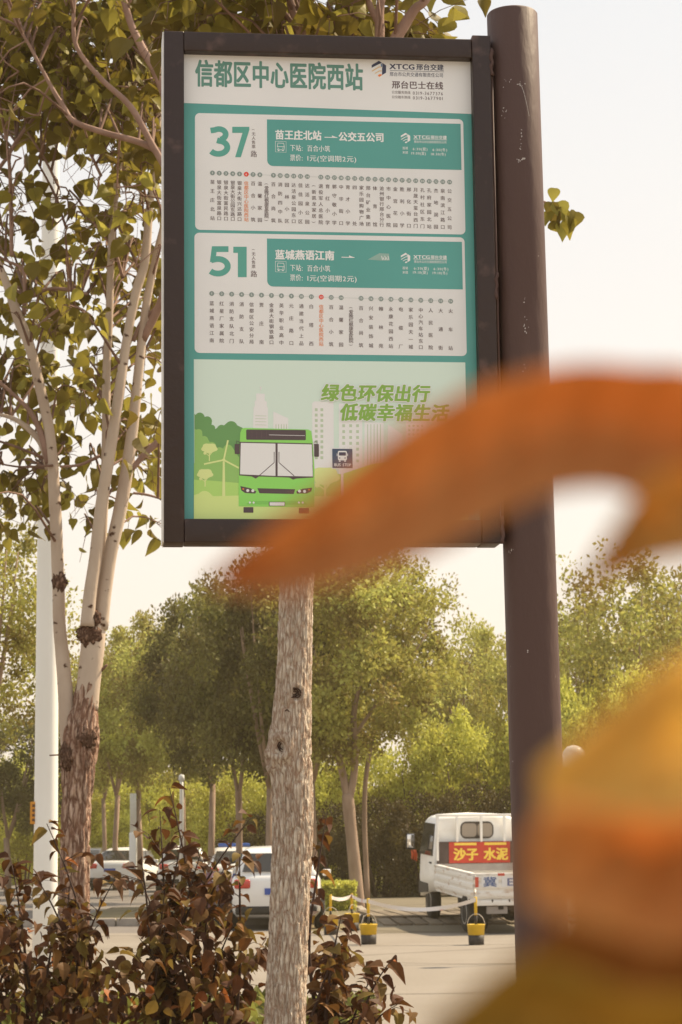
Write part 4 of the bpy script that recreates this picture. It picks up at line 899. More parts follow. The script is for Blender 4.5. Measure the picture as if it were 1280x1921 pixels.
# ------------------------------------------------------------------ background trees and bushes
DIAM = (np.array([(0, 0, 0), (.30, .45, .04), (0, 1, 0), (-.30, .45, .04)]), [(0, 1, 2, 3)])
def crown_mesh(name, seed, rx, ry, rz, nclump, nleaf, size, m, flat=0.0, fine=0.5):
    """leaf mass: clumps through an ellipsoid, leaves in shells round each clump; origin at the crown's centre"""
    g = np.random.default_rng(seed); C = []
    while len(C) < nclump:
        p = g.uniform(-1, 1, 3); r = np.linalg.norm(p)
        if r < 1 and (r > .45 or g.random() < .35): C.append(p * (0.82 + .22 * g.random()))
    C = np.array(C); C[:, 2] = np.where(C[:, 2] < -flat, -flat + (C[:, 2] + flat) * .3, C[:, 2]) if flat else C[:, 2]
    wgt = g.uniform(.5, 1.3, nclump); k = g.choice(nclump, nleaf, p=wgt / wgt.sum())
    dirs = g.normal(0, 1, (nleaf, 3)); dirs /= np.linalg.norm(dirs, axis=1, keepdims=True)
    rad = (g.uniform(.12, .34, nclump))[k] * (g.random(nleaf) ** fine)
    pos = (C[k] + dirs * rad[:, None] * np.array([1, 1, .85])) * np.array([rx, ry, rz])
    d = dirs * .8 + g.normal(0, .7, (nleaf, 3)); d[:, 2] -= .15; tint = np.clip(g.normal(.42, .24, nclump)[k] + g.normal(0, .15, nleaf), 0, 1)
    return scatter_mesh(name, *DIAM, pos, rot_from(d, g.normal(0, 1, (nleaf, 3)) + np.array([0, 0, .6])), g.uniform(.6, 1.3, nleaf) * size, tint, m)
SOP = [(0.0, (0.23, 0.175, 0.05)), (0.45, (0.36, 0.335, 0.078)), (1.0, (0.57, 0.59, 0.15))]
sop = leaf_mat('sophora_leaf', SOP, 0.40, rough=0.55)
BSH = [(0.0, (0.27, 0.235, 0.04)), (0.5, (0.55, 0.54, 0.095)), (1.0, (0.74, 0.76, 0.20))]
bsh_m = leaf_mat('bush_leaf', BSH, 0.42)
FAR = [(0.0, (0.12, 0.10, 0.035)), (0.5, (0.20, 0.175, 0.055)), (1.0, (0.30, 0.27, 0.09))]
far_m = leaf_mat('far_leaf', FAR, 0.42)
crowns = [crown_mesh('crown', 20 + i, 1, 1, 1, 80, 24000, .050, sop, .0, .6) for i in range(3)]
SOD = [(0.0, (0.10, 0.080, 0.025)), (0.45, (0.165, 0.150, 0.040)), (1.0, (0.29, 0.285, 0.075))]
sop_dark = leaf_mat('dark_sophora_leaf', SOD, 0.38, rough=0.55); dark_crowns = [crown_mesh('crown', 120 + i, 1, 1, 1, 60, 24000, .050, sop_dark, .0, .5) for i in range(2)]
loose = crown_mesh('crown', 31, 1, 1, 1, 130, 17000, .047, sop, 0, .9)
bark_far = mat('grey_brown_bark', (0.36, 0.26, 0.195), 0.9, c2=(0.25, 0.17, 0.12), scale=6, bump=0.5, stretch=(1, 1, .3))
def tree(label, px, D, top, bot, half_w, crown, seed, fork_px=None, trunk_px=12, name='pagoda_tree', depth=None, group='trees along the far side of the road', path=None, cx=None):
    """px: trunk foot column, D: distance, top/bot: crown rows in the photograph, half_w: crown half width in pixels"""
    g = random.Random(seed); base = at(px, 1600, D); base = Vector((base.x, D, 0))
    t = thing(name, label, 'tree', base, group=group)
    zt, zb = at(px, top, D).z, at(px, bot, D).z; k = pxm(D); rz = (zt - zb) / 2 * 1.06; zc = (zt + zb) / 2; r0 = trunk_px * k / 2
    c = link('crown', crown, t); c.location = ((cx - px) * k if cx else 0, 0, zc); hw = half_w * k; c.scale = (hw, depth or hw, rz); c.rotation_euler = (0, 0, g.uniform(0, 6.28) if depth is None else 0)
    b = MB(base)
    if path:
        for pth in path:
            r = limb_path(pth, D, 4); b.tube([q[:3] for q in r], [q[3] for q in r], 10)
    else:
        zf = zb + rz * g.uniform(-.25, .05); b.tube([(base.x, D, -.05), (base.x + g.uniform(-.05, .05), D, zf * .5), (base.x + g.uniform(-.08, .08), D, zf)], [r0 * 1.25, r0, r0 * .92], 10)
        for s in range(3):
            a = s * 2.1 + g.random() * 6; ex = math.cos(a) * hw * .45; ey = math.sin(a) * hw * .45
            b.tube([(base.x, D, zf - .04), (base.x + ex * .35, D + ey * .35, zf + rz * .45), (base.x + ex * .8, D + ey * .8, zf + rz * 1.2), (base.x + ex, D + ey, zf + rz * 1.7)], [r0 * .62, r0 * .5, r0 * .3, r0 * .1], 7)
    b.build('trunk', bark_far, t); return t
tree('pagoda tree with pale forked trunk rising behind the yellow buckets', 672, 51.5, 1020, 1420, 190, crowns[0], 1, path=[
    [(673, 1715, 27), (667, 1640, 24), (659, 1560, 22), (654, 1510, 23), (652, 1490, 20)], [(652, 1500, 15), (643, 1450, 14), (630, 1400, 13), (622, 1350, 12), (608, 1300, 9), (590, 1220, 6)], [(655, 1500, 15), (664, 1455, 14), (667, 1400, 13), (664, 1340, 11), (680, 1260, 8), (700, 1180, 5)], [(666, 1380, 7), (700, 1330, 6), (760, 1250, 4), (800, 1190, 3)]])
tree('pagoda tree whose airy right side shows sky above the truck', 740, 57, 1030, 1370, 150, loose, 8, trunk_px=10, path=[[(690, 1690, 10), (684, 1500, 9), (700, 1380, 8), (740, 1200, 5)]])
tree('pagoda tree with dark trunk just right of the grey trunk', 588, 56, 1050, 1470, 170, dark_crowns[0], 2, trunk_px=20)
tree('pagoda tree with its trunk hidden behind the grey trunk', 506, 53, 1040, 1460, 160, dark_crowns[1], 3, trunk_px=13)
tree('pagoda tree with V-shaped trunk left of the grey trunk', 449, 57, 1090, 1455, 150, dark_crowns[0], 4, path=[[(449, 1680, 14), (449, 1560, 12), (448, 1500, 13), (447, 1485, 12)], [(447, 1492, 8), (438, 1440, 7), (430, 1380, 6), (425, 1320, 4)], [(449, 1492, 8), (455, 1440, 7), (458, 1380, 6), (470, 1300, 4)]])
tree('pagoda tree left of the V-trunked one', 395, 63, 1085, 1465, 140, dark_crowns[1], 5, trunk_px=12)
tree('pagoda tree behind the tallest twig of the brown shrub', 345, 70, 1150, 1460, 130, crowns[2], 6, trunk_px=9)
tree('pagoda tree behind the white fluted post', 262, 76, 1165, 1465, 125, crowns[0], 7, trunk_px=11)
tree('pagoda tree just right of the poplar trunk', 218, 80, 1175, 1470, 115, crowns[1], 9, trunk_px=10)
tree('pagoda tree with thin trunk showing beside the poplar trunk', 196, 86, 1210, 1480, 105, crowns[2], 10, trunk_px=8)
tree('light leafy tree behind the white pole at the left edge', -30, 34, 985, 1390, 185, loose, 11, trunk_px=20, name='leafy_tree', group=None)
tree('dark round tree low at the left edge behind the white pole', 15, 74, 1330, 1565, 125, dark_crowns[0], 12, trunk_px=12, name='round_tree', group=None)
tree('tall loose tree behind the right side of the pole', 1180, 66, 1040, 1480, 190, loose, 13, trunk_px=14, name='leafy_tree', group=None)
tree('pale tree showing between the sign pole and the truck', 880, 82, 1175, 1480, 120, crowns[1], 14, trunk_px=12, name='leafy_tree', group=None)
tree('pale tree half hidden by the pole above the truck', 960, 88, 1165, 1480, 130, crowns[2], 15, trunk_px=12, name='leafy_tree', group=None)
tree('dense tree at the right edge behind the orange leaf', 1290, 74, 1090, 1500, 130, crowns[0], 16, trunk_px=14, name='leafy_tree', group=None)
tree('slim pale tree just right of the pole above the bright bushes', 1090, 86, 1130, 1480, 95, loose, 17, trunk_px=10, name='leafy_tree', group=None)
# tall bushes
bushes = [crown_mesh('leaves', 50 + i, 1, 1, 1, 95, 24000, .052, bsh_m, .0, .55) for i in range(2)]
bstem = mat('bush_stem', (0.12, 0.08, 0.06), 0.9, var=.3)
def bush(label, px, D, top, half_w, me, seed, group='tall bushes behind the truck', bot=1690, depth=1.6, name='tall_bush'):
    g = random.Random(seed); base = Vector((at(px, 1600, D).x, D, 0)); t = thing(name, label, 'bush', base, group=group); zt = at(px, top, D).z
    c = link('leaves', me, t); c.location = (0, 0, zt * .5); c.scale = (half_w * pxm(D), depth, zt * .53); c.rotation_euler = (0, 0, g.choice((0, PI)))
    b = MB()
    for k in range(5):
        a = k * 1.3; b.tube([(math.cos(a) * .15, math.sin(a) * .15, -.02), (math.cos(a) * .4, math.sin(a) * .4, zt * .35), (math.cos(a) * .7, math.sin(a) * .6, zt * .75)], [.04, .03, .012], 6)
    b.build('stems', bstem, t); return t
for i, (px, D, top, hw, lb) in enumerate(((615, 66, 1415, 95, 'bush behind the forked pagoda trunk'), (705, 64, 1390, 105, 'bush right of the forked pagoda trunk'), (790, 63, 1375, 110, 'bush left of the truck cab'), (875, 62, 1345, 115, 'tall bush rising behind the truck cab'), (965, 63, 1335, 115, 'tall bush behind the sign pole'), (1060, 62, 1290, 120, 'bright bush just right of the sign pole'), (1160, 61, 1270, 120, 'bright bush above the yellow leaf'), (1265, 62, 1300, 115, 'bush at the right edge of the picture'), (540, 70, 1420, 90, 'bush behind the grey trunk'), (450, 72, 1425, 90, 'bush behind the V-shaped pagoda trunk'), (1370, 62, 1300, 115, None), (385, 88, 1440, 90, 'bush in the row behind the slim lamp post'), (300, 92, 1445, 90, 'bush in the row behind the white fluted post'), (215, 95, 1450, 90, 'bush in the row right of the poplar trunk'), (130, 98, 1440, 90, 'bush in the row behind the poplar trunk'), (45, 92, 1420, 90, 'bush in the row left of the white pole'))):
    if lb: bush(lb, px, D, top, hw, bushes[i % 2], i)
# added darker row, stands in for the shade on the bushes' lower half
lowb = crown_mesh('leaves', 61, 1, 1, 1, 75, 15000, .062, leaf_mat('shade_bush_leaf', [(0, (.060, .042, .014)), (.6, (.10, .074, .022)), (1, (.16, .13, .035))], .25))
for i, (px, D, top, hw, lb) in enumerate(((715, 58.5, 1500, 80, 'shade-coloured bush left of the stone bollard'), (800, 59, 1490, 85, 'shade-coloured bush between stone bollard and truck'), (885, 59.5, 1475, 85, 'shade-coloured bush behind the truck cab'), (960, 59.5, 1480, 80, 'shade-coloured bush behind the sign pole and truck'), (635, 60, 1510, 75, 'shade-coloured bush behind the clipped hedge'), (560, 62, 1520, 75, 'shade-coloured bush behind the grey trunk'), (480, 66, 1530, 75, 'shade-coloured bush behind the white hatchback'))):
    bush(lb, px, D, top, hw, lowb, 40 + i, 'shade-coloured bushes in front of the bright ones', depth=1.0, name='shade_bush')
# clipped hedge
def hedge(label, x0, x1, D, h, dp, n, seed):
    g = np.random.default_rng(seed); base = Vector(((x0 + x1) / 2, D, 0.1)); t = thing('clipped_hedge', label, 'hedge', base)
    p = np.stack([g.uniform(x0, x1, n), g.uniform(-dp / 2, dp / 2, n), g.uniform(0, h, n)], 1)
    f = g.integers(0, 4, n); p[:, 2] = np.where(f < 2, h + g.normal(0, .02, n), p[:, 2]); p[:, 1] = np.where(f == 2, -dp / 2 + g.normal(0, .03, n), p[:, 1]); p[:, 0] -= base.x
    d = g.normal(0, 1, (n, 3)); d[:, 2] += .6
    link('leaves', scatter_mesh('leaves', *DIAM, p, rot_from(d, g.normal(0, 1, (n, 3))), g.uniform(.05, .10, n), g.random(n), bsh_m), t)
    b = MB()
    for k in range(7): b.tube([(x0 + (x1 - x0) * (k + .5) / 7 - base.x, 0, 0), (x0 + (x1 - x0) * (k + .5) / 7 - base.x, 0, h * .9)], .02, 6)
    b.build('stems', bstem, t)
hedge('low clipped green hedge beside the kerb by the buckets', -0.62, 0.22, 50.5, .55, 1.6, 7000, 5)
hedge('low green hedge by the far car at the left edge', -14.6, -12.2, 95, .75, 1.2, 5000, 6)
# a distant wood closing the horizon
n = 26; farc = crown_mesh('far_wood', 71, 1, 1, 1, 60, 6000, .11, far_m)
P = []; g = np.random.default_rng(4)
src = np.empty(len(farc.vertices) * 3, np.float32); farc.vertices.foreach_get('co', src); src = src.reshape(-1, 3)
allv = []; 
for k in range(n):
    x = -95 + k * 7.8; h = g.uniform(5.5, 9); allv.append(src * np.array([6.2, 4, h / 2]) + np.array([x, 165 + g.uniform(-8, 8), h / 2 - .2]))
allv = np.concatenate(allv).astype(np.float32); nf = len(farc.polygons); nv = len(src)
me = bpy.data.meshes.new('far_wood'); me.vertices.add(len(allv)); me.vertices.foreach_set('co', allv.reshape(-1))
F = (np.arange(nf * 4, dtype=np.int32).reshape(1, nf, 4) + (np.arange(n, dtype=np.int32) * nv)[:, None, None]).reshape(-1)
me.loops.add(len(F)); me.loops.foreach_set('vertex_index', F); me.polygons.add(nf * n); me.polygons.foreach_set('loop_start', np.arange(0, len(F), 4, dtype=np.int32)); me.polygons.foreach_set('loop_total', np.full(nf * n, 4, np.int32))
a = me.attributes.new('tint', 'FLOAT', 'POINT'); a.data.foreach_set('value', np.repeat(g.random(len(allv) // 4), 4).astype(np.float32)); me.materials.append(far_m); me.update(calc_edges=True)
tag(link('far_wood', me), 'distant wood closing the horizon behind the road', 'wood', kind='stuff')
# ------------------------------------------------------------------ vehicles
carw = mat('white_car_paint', (0.80, 0.79, 0.77), 0.25, spec=0.5, coat=0.6, var=0.05, scale=2)
card_ = mat('dark_car_paint', (0.05, 0.045, 0.045), 0.25, spec=0.5, coat=0.6)
glass = mat('tinted_glass', (0.035, 0.032, 0.03), 0.06, spec=0.7)
tyre = mat('tyre_rubber', (0.035, 0.032, 0.03), 0.85, var=.3, scale=30); rim_m = mat('wheel_rim', (0.45, 0.43, 0.41), 0.35, metal=.7)
redl = mat('tail_light_red', (0.50, 0.03, 0.02), 0.15, spec=0.6, coat=.5); blk = mat('black_plastic', (0.03, 0.028, 0.027), 0.6)
plate_b = mat('blue_plate', (0.05, 0.10, 0.38), 0.4); white_p = mat('white_plastic', (0.72, 0.71, 0.69), 0.4); steel = mat('dull_steel', (0.28, 0.26, 0.24), 0.5, metal=.4, var=.3)
def ring_body(y, w, zb, zt, crown=.03):
    pts = [(w * .88, zb), (w * .985, zb + .10), (w, zb + (zt - zb) * .45), (w * .985, zt - .10), (w * .93, zt - .02), (w * .6, zt + crown * .6), (0, zt + crown)]
    full = pts + [(-x, z) for x, z in reversed(pts[:-1])] + [(-w * .4, zb - .02), (w * .4, zb - .02)]
    return [(x, y, z) for x, z in full]
def wheel(parent, x, y, r, wd, dual=False):
    b = MB(); b.lathe([(r * .62, -wd / 2), (r * .92, -wd / 2), (r, -wd * .36), (r, wd * .36), (r * .92, wd / 2), (r * .62, wd / 2)], (0, 0, 0), 28, axis='x'); wm = b.mesh('tyre', tyre)
    t = link('wheel', wm, parent); t.location = (x, y, r)
    s = 1 if x > 0 else -1; b = MB(); b.lathe([(r * .60, 0), (r * .60, s * wd * .5), (r * .54, s * wd * .52), (r * .48, s * wd * .36), (r * .2, s * wd * .34), (r * .14, s * wd * .44), (.01, s * wd * .44)], (0, 0, 0), 24, axis='x')
    b.build('rim', rim_m, t); return t
def car(name, label, px, py, rotz, paint, kind='sedan', group=None, roofbar=False, text_=None):
    p = ground(px, py); t = thing(name, label, 'car', (p.x, p.y, 0.004), rotz, group)
    W_ = .87; S = {'sedan': ([(-2.28, .60, .45, .80), (-2.22, .76, .30, .96), (-2.0, .84, .24, 1.0), (-1.3, .87, .2, .99), (0, .88, .18, .95), (1.0, .87, .18, .93), (1.7, .84, .2, .86), (2.1, .74, .25, .74), (2.25, .55, .35, .6)],
                       [(-1.78, .68, .96, .985), (-1.55, .655, .96, 1.16), (-1.2, .62, .95, 1.36), (-.7, .60, .94, 1.455), (-.1, .60, .93, 1.47), (.45, .61, .93, 1.36), (.85, .64, .93, 1.14), (1.2, .68, .92, .955)]),
                   'hatch': ([(-1.92, .62, .45, .86), (-1.87, .76, .30, .98), (-1.7, .82, .24, 1.02), (-1.2, .84, .2, 1.01), (0, .85, .18, .97), (.8, .84, .18, .95), (1.4, .82, .2, .88), (1.8, .72, .25, .76), (1.95, .55, .35, .6)],
                       [(-1.84, .70, .98, 1.0), (-1.75, .665, .97, 1.22), (-1.62, .63, .96, 1.42), (-1.3, .61, .95, 1.50), (-.3, .61, .94, 1.52), (.2, .62, .94, 1.41), (.6, .65, .94, 1.18), (.95, .69, .93, .97)])}[kind]
    b = MB(); b.loft([ring_body(*s) for s in S[0]]); bo = b.build('body', paint, t)
    def ring_c(y, w, zb, zt): pts = [(w * 1.12, zb), (w * 1.06, zb + (zt - zb) * .5), (w * .98, zt - .04 if zt - zb > .1 else zt - .005), (w * .8, zt), (0, zt + .015)]; return [(x, y, z) for x, z in pts + [(-x, z) for x, z in reversed(pts[:-1])]]
    b = MB(); b.loft([ring_c(*s) for s in S[1]]); b.build('cabin', paint, t)
    c = S[1]
    def pane(i0, i1, w0, w1, off):                                        # window on a sloping end of the cabin
        (ya, wa, _, za), (yb, wb, _, zb_) = c[i0], c[i1]
        A = Vector((0, ya, za)); B = Vector((0, yb, zb_)); dr = (B - A).normalized(); nr = Vector((0, -dr.z, dr.y)); nr = nr if nr.y * (A.y) > 0 or nr.z > 0 else -nr
        A2 = A + dr * .05 + nr * off; B2 = B - dr * .05 + nr * off; b = MB()
        b.prism([A2 + Vector((-w0, 0, 0)), A2 + Vector((w0, 0, 0)), B2 + Vector((w1, 0, 0)), B2 + Vector((-w1, 0, 0))], nr * .01); return b
    k1 = 2 if kind == 'hatch' else 2
    pane(0, k1, .62, .52, .035).build('rear_window', glass, t); pane(len(c) - 1, len(c) - 3, .62, .54, .035).build('windscreen', glass, t)
    for s in (-1, 1):
        y0, y1 = c[1][0] + .22, c[-2][0] - .02; b = MB(); x = s * .675; zt_ = c[3][3] - .10
        for (ya, yb) in ((y0, (y0 + y1) / 2 - .04), ((y0 + y1) / 2 + .04, y1)):
            ta = .30 if ya == y0 else 0; tb = .42 if yb == y1 else 0
            b.prism([(x + s * .02, ya, 1.03), (x + s * .02, yb, 1.03), (x - s * .035, yb - tb, zt_), (x - s * .035, ya + ta, zt_)], (s * .02, 0, 0))
        b.build('side_window', glass, t)
        yr = S[0][1][0]; b = MB(); b.box((s * .62, yr - .01, .84), (.30, .14, .17), bev=.04); b.build('tail_light', redl, t)
        b = MB(); b.box((s * .60, S[0][-2][0] + .02, .68), (.32, .16, .12), bev=.03); b.build('headlight', white_p, t)
        b = MB(); b.box((s * .96, c[-2][0] + .02, 1.0), (.16, .09, .13), bev=.03); b.build('wing_mirror', paint, t)
        for yw in (S[0][0][0] + .78, S[0][-1][0] - .85):
            b = MB(); b.lathe([(.37, -.02), (.37, .02)], (s * .845, yw, .33), 24, axis='x'); b.build('wheel_arch', blk, t)
            wheel(t, s * .80, yw, .31, .2)
    yr = S[0][0][0]; b = MB(); b.box((0, yr + .06, .36), (1.5, .16, .16), bev=.04); b.build('bumper', blk, t)
    b = MB(); b.box((0, yr - .012, .70), (.42, .02, .12)); b.build('licence_plate', plate_b, t)
    if roofbar:
        b = MB(); b.box((0, c[4][0] + .1, c[4][3] + .06), (.9, .24, .10), bev=.03); b.build('roof_light_bar', mat('blue_roof_bar', (0.05, 0.12, 0.42), .3), t)
    return t
rz = math.radians
car('parked_car', 'white hatchback with red tail lights behind the grey trunk', 521, 1738, rz(1), carw, 'hatch')
car('parked_car', 'white saloon with blue roof bar beyond the white hatchback', 440, 1688, rz(4), carw, 'sedan', roofbar=True)
car('parked_car', 'white saloon seen from behind through the brown shrub', 243, 1668, rz(-12), carw, 'sedan')
car('parked_car', 'white hatchback between the two white saloons', 345, 1672, rz(3), carw, 'hatch')
car('parked_car', 'dark saloon just right of the poplar trunk', 178, 1660, rz(-9), card_, 'sedan')
car('parked_car', 'dark car passing at the far left edge', 12, 1622, rz(82), card_, 'sedan')

# --- small flatbed truck, seen from behind ------------------------------------
tw = mat('truck_white_paint', (0.80, 0.785, 0.75), 0.4, c2=(0.70, 0.665, 0.61), scale=3.5, thr=(.5, .75), spec=0.4)
twr = mat('rusty_white_panel', (0.78, 0.755, 0.71), 0.55, c2=(0.46, 0.32, 0.21), scale=4.2, thr=(.55, .72), stretch=(1, 1, 2.4))
chas = mat('chassis_black', (0.035, 0.03, 0.028), .8, var=.3, scale=8)
p = ground(979, 1752); TR = rz(10.6)
tk = thing('flatbed_truck', 'small white flatbed truck with a red banner behind its cab', 'truck', (p.x, p.y, -0.012), TR); tk.rotation_euler.x = rz(2.6)
HW = .82; BL = 3.05; ZB = .62; ZT = 1.03                                   # y=0 at the tail, +y forward
b = MB(); b.box((0, BL / 2, ZB - .03), (HW * 2 - .02, BL - .03, .06)); b.build('bed_floor', twr, tk)
def panel(name, c, sz, ax):
    """ribbed drop side: frame with raised horizontal ribs"""
    b = MB(); b.box(c, sz, bev=.008)
    for k in range(3):
        z = c[2] - sz[2] / 2 + sz[2] * (k + .5) / 3
        q = list(sz); q[2] = sz[2] * .22; q[ax] = sz[ax] + .03; b.box((c[0], c[1], z), q, bev=.01)
    q = list(sz); q[2] = .035; q[ax] = sz[ax] + .035; b.box((c[0], c[1], c[2] + sz[2] / 2), q, bev=.008)
    return b.build(name, twr, tk)
panel('side_panel', (-HW, BL / 2, (ZB + ZT) / 2), (.035, BL - .08, ZT - ZB), 0); panel('side_panel', (HW, BL / 2, (ZB + ZT) / 2), (.035, BL - .08, ZT - ZB), 0)
panel('tailgate', (0, 0, (ZB + ZT) / 2), (HW * 2 - .05, .035, ZT - ZB), 1)
b = MB(); b.box((0, -.005, ZB - .075), (HW * 2, .08, .09), bev=.01); b.build('rear_beam', twr, tk)
for s in (-1, 1):
    b = MB(); b.box((s * (HW - .03), -.035, ZT - .13), (.06, .012, .17)); b.build('reflector', mat('reflector_red', (.55, .09, .06), .4), tk)
    b = MB()
    for k in range(2): b.tube([(s * (HW - .3 - k * .3), -.02, ZB - .10), (s * (HW - .3 - k * .3), -.04, ZB - .02)], .018, 6)
    b.build('hinge', chas, tk)
b = MB(); b.box((-.38, -.028, ZT - .005), (.66, .01, .045), white_p); b.box((-.36, -.036, ZT - .005), (.12, .008, .045), MATS['reflector_red']); b.build('reflective_strip', None, tk)
# enlarged plate number painted on the tailgate
pb = mat('faded_plate_blue', (0.16, 0.22, 0.42), .7, var=.4, scale=40); b = MB()
for x0 in (-.56, -.20, .16): b.box((x0, -.036, ZT - .13), (.30, .006, .17))
b.build('number_patch', mat('patch_white', (.74, .74, .75), .6), tk)
def flat_text(s, x0, adv, z, h, y, m, parent, name, bold=2, wsc=1.0):
    b = MB(); x = x0
    for c in s:
        if c != ' ':
            V, Fc = glyph(c); cx = .5 if ord(c) > 0x2e80 else (V[:, 0].min() + V[:, 0].max()) / 2
            for i, (dx, dz) in enumerate(BOLD[bold]): b.add([(x + (vx - cx + dx) * h * wsc, y - .0006 * i, z + (vz - .36 + dz) * h) for vx, vz in V], Fc)
        x += adv
    return b.build(name, m, parent)
for k, c in enumerate('冀E7'): flat_text(c, -.56 + k * .36, .36, ZT - .13, .18, -.0405, pb, tk, 'number_lettering', 2, 1.35)
b = MB(); b.box((-.42, .05, ZB - .20), (.36, .07, .13), bev=.01); b.build('lamp_box', mat('grey_box', (.32, .29, .27), .6), tk)
b = MB(); b.box((.42, .05, ZB - .20), (.36, .07, .13), bev=.01); b.build('lamp_box', MATS['grey_box'], tk)
b = MB()
for s in (-1, 1): b.box((s * .36, 2.0, .50), (.09, 4.0, .14))
b.tube([(-.7, .75, .34), (.7, .75, .34)], .05, 8); b.lathe([(.05, -.13), (.16, -.06), (.17, .04), (.06, .14)], (0.02, .75, .34), 12, axis='y'); b.box((-.45, 1.9, .45), (.3, .6, .3), bev=.03); b.box((0.0, .25, .47), (.5, .45, .16), bev=.05)
b.build('chassis', chas, tk)
for s in (-1, 1):
    wheel(tk, s * .74, .75, .325, .17); wheel(tk, s * .545, .75, .325, .17); wheel(tk, s * .69, 3.75, .315, .17)
    b = MB(); b.box((s * .64, .36, .42), (.40, .012, .34)); b.build('mud_flap', blk, tk)
# cab
CY0, CY1 = BL + .06, BL + 1.42; cw = .79
def cab_ring(y, w, zb, zs, zt, r=.10): return [(x, y, z) for x, z in [(w, zb), (w * 1.02, (zb + zs) / 2), (w, zs), (w * .93, zt - r), (w * .86, zt - r * .3), (w * .7, zt), (0, zt + .025), (-w * .7, zt), (-w * .86, zt - r * .3), (-w * .93, zt - r), (-w, zs), (-w * 1.02, (zb + zs) / 2), (-w, zb)]]
b = MB(); b.loft([cab_ring(CY0, cw, .58, 1.15, 1.86), cab_ring(CY0 + .04, cw * 1.02, .56, 1.15, 1.91), cab_ring(CY0 + .7, cw * 1.03, .46, 1.15, 1.93), cab_ring(CY0 + 1.05, cw * 1.02, .41, 1.12, 1.87), cab_ring(CY1 - .08, cw, .38, 1.1, 1.2, .03), cab_ring(CY1, cw * .96, .41, 1.0, 1.08, .03)]); b.build('cab', tw, tk)
# rounded rear window with rubber seal
def rwin(w, h, r, n=6):
    pts = []
    for cx, cz, a0 in ((w - r, h - r, 0), (-w + r, h - r, 90), (-w + r, -h + r, 180), (w - r, -h + r, 270)):
        for k in range(n + 1): a = math.radians(a0 + 90 * k / n); pts.append((cx + math.cos(a) * r, cz + math.sin(a) * r))
    return pts
b = MB(); b.prism([(x, CY0 - .012, 1.655 + z) for x, z in rwin(.315, .155, .11)], (0, .03, 0)); sw = b.build('rear_window', mat('window_seal', (.06, .05, .045), .7), tk)
for s in (-1, 1):
    b = MB(); w2 = rwin(.14, .125, .07); b.prism([(s * .148 + x, CY0 - .018, 1.655 + z) for x, z in w2], (0, .006, 0)); b.build('pane', mat('cab_rear_glass', (.30, .26, .22), .12, spec=.6), sw)
for s in (-1, 1):
    b = MB(); x = s * (cw * 1.02); b.prism([(x, CY0 + .16, 1.18), (x, CY1 - .16, 1.18), (x - s * .055, CY0 + .98, 1.77), (x - s * .055, CY0 + .16, 1.77)], (s * .02, 0, 0)); b.build('side_window', glass, tk)
    b = MB(); b.box((s * (cw * 1.035), CY0 + .30, 1.05), (.03, .14, .03), bev=.008); b.build('door_handle', blk, tk)
    b = MB(); b.tube([(s * .80, CY1 - .25, 1.20), (s * .98, CY1 - .22, 1.24), (s * .99, CY1 - .22, 1.50)], .012, 6); b.build('mirror_arm', blk, tk)
    b = MB(); b.box((s * 1.02, CY1 - .25, 1.41), (.17, .05, .30), blk, bev=.025); b.box((s * 1.02, CY1 - .279, 1.415), (.135, .012, .25), mat('mirror_glass', (.75, .75, .75), .05, metal=1.0), bev=.02); b.build('wing_mirror', None, tk)
    b = MB(); b.prism([(s * .80, CY0 + .5, .50), (s * .80, CY1 - .1, .44), (s * .80, CY1 - .1, .66), (s * .80, CY0 + .5, .66)], (s * .03, 0, 0)); b.build('wheel_arch', blk, tk)
ribb = mat('red_ribbon', (.55, .09, .03), .7); b = MB()
for k, dx in enumerate((0, .04, .075)): b.tube([(-1.0 + dx, CY1 - .26, 1.25), (-.985 + dx, CY1 - .27, 1.17), (-.99 + dx * 1.1, CY1 - .26, 1.08 - .02 * k)], [.012, .02, .013], 6)
b.build('ribbon', ribb, tk)
# headboard: bars, dark board, red banner
for x in (-.77, -.40, .06, .50, .77):
    b = MB(); b.box((x, BL - .03, 1.51), (.045, .045, .82), bev=.008); b.build('headboard_bar', tw, tk)
b = MB(); b.box((0, BL - .03, 1.93), (1.6, .045, .045), bev=.008); b.build('headboard_rail', tw, tk)
b = MB(); b.box((0, BL - .045, 1.25), (1.58, .012, .40)); b.build('headboard_sheet', mat('dark_board', (.09, .065, .06), .6, var=.3, scale=6), tk)
b = MB(); b.box((0, BL - .045, .98), (1.58, .012, .13)); b.build('headboard_sheet', mat('grey_board', (.36, .33, .31), .6, var=.2, scale=6), tk)
ban = mat('red_banner', (.50, .055, .035), .55, var=.2, scale=5); yel = mat('banner_yellow', (.78, .56, .09), .5)
b = MB(); b.box((.02, BL - .058, 1.25), (1.16, .008, .385)); bn = b.build('banner', ban, tk)
flat_text('沙子', -.36, .235, 1.215, .235, BL - .0640, yel, bn, 'banner_lettering', 3)
flat_text('水泥', .21, .235, 1.215, .235, BL - .0640, yel, bn, 'banner_lettering', 3)
b = MB(); b.box((-.25, BL - .064, 1.405), (.42, .003, .045)); b.box((.32, BL - .064, 1.405), (.42, .003, .045)); b.build('banner_stripe', yel, bn)

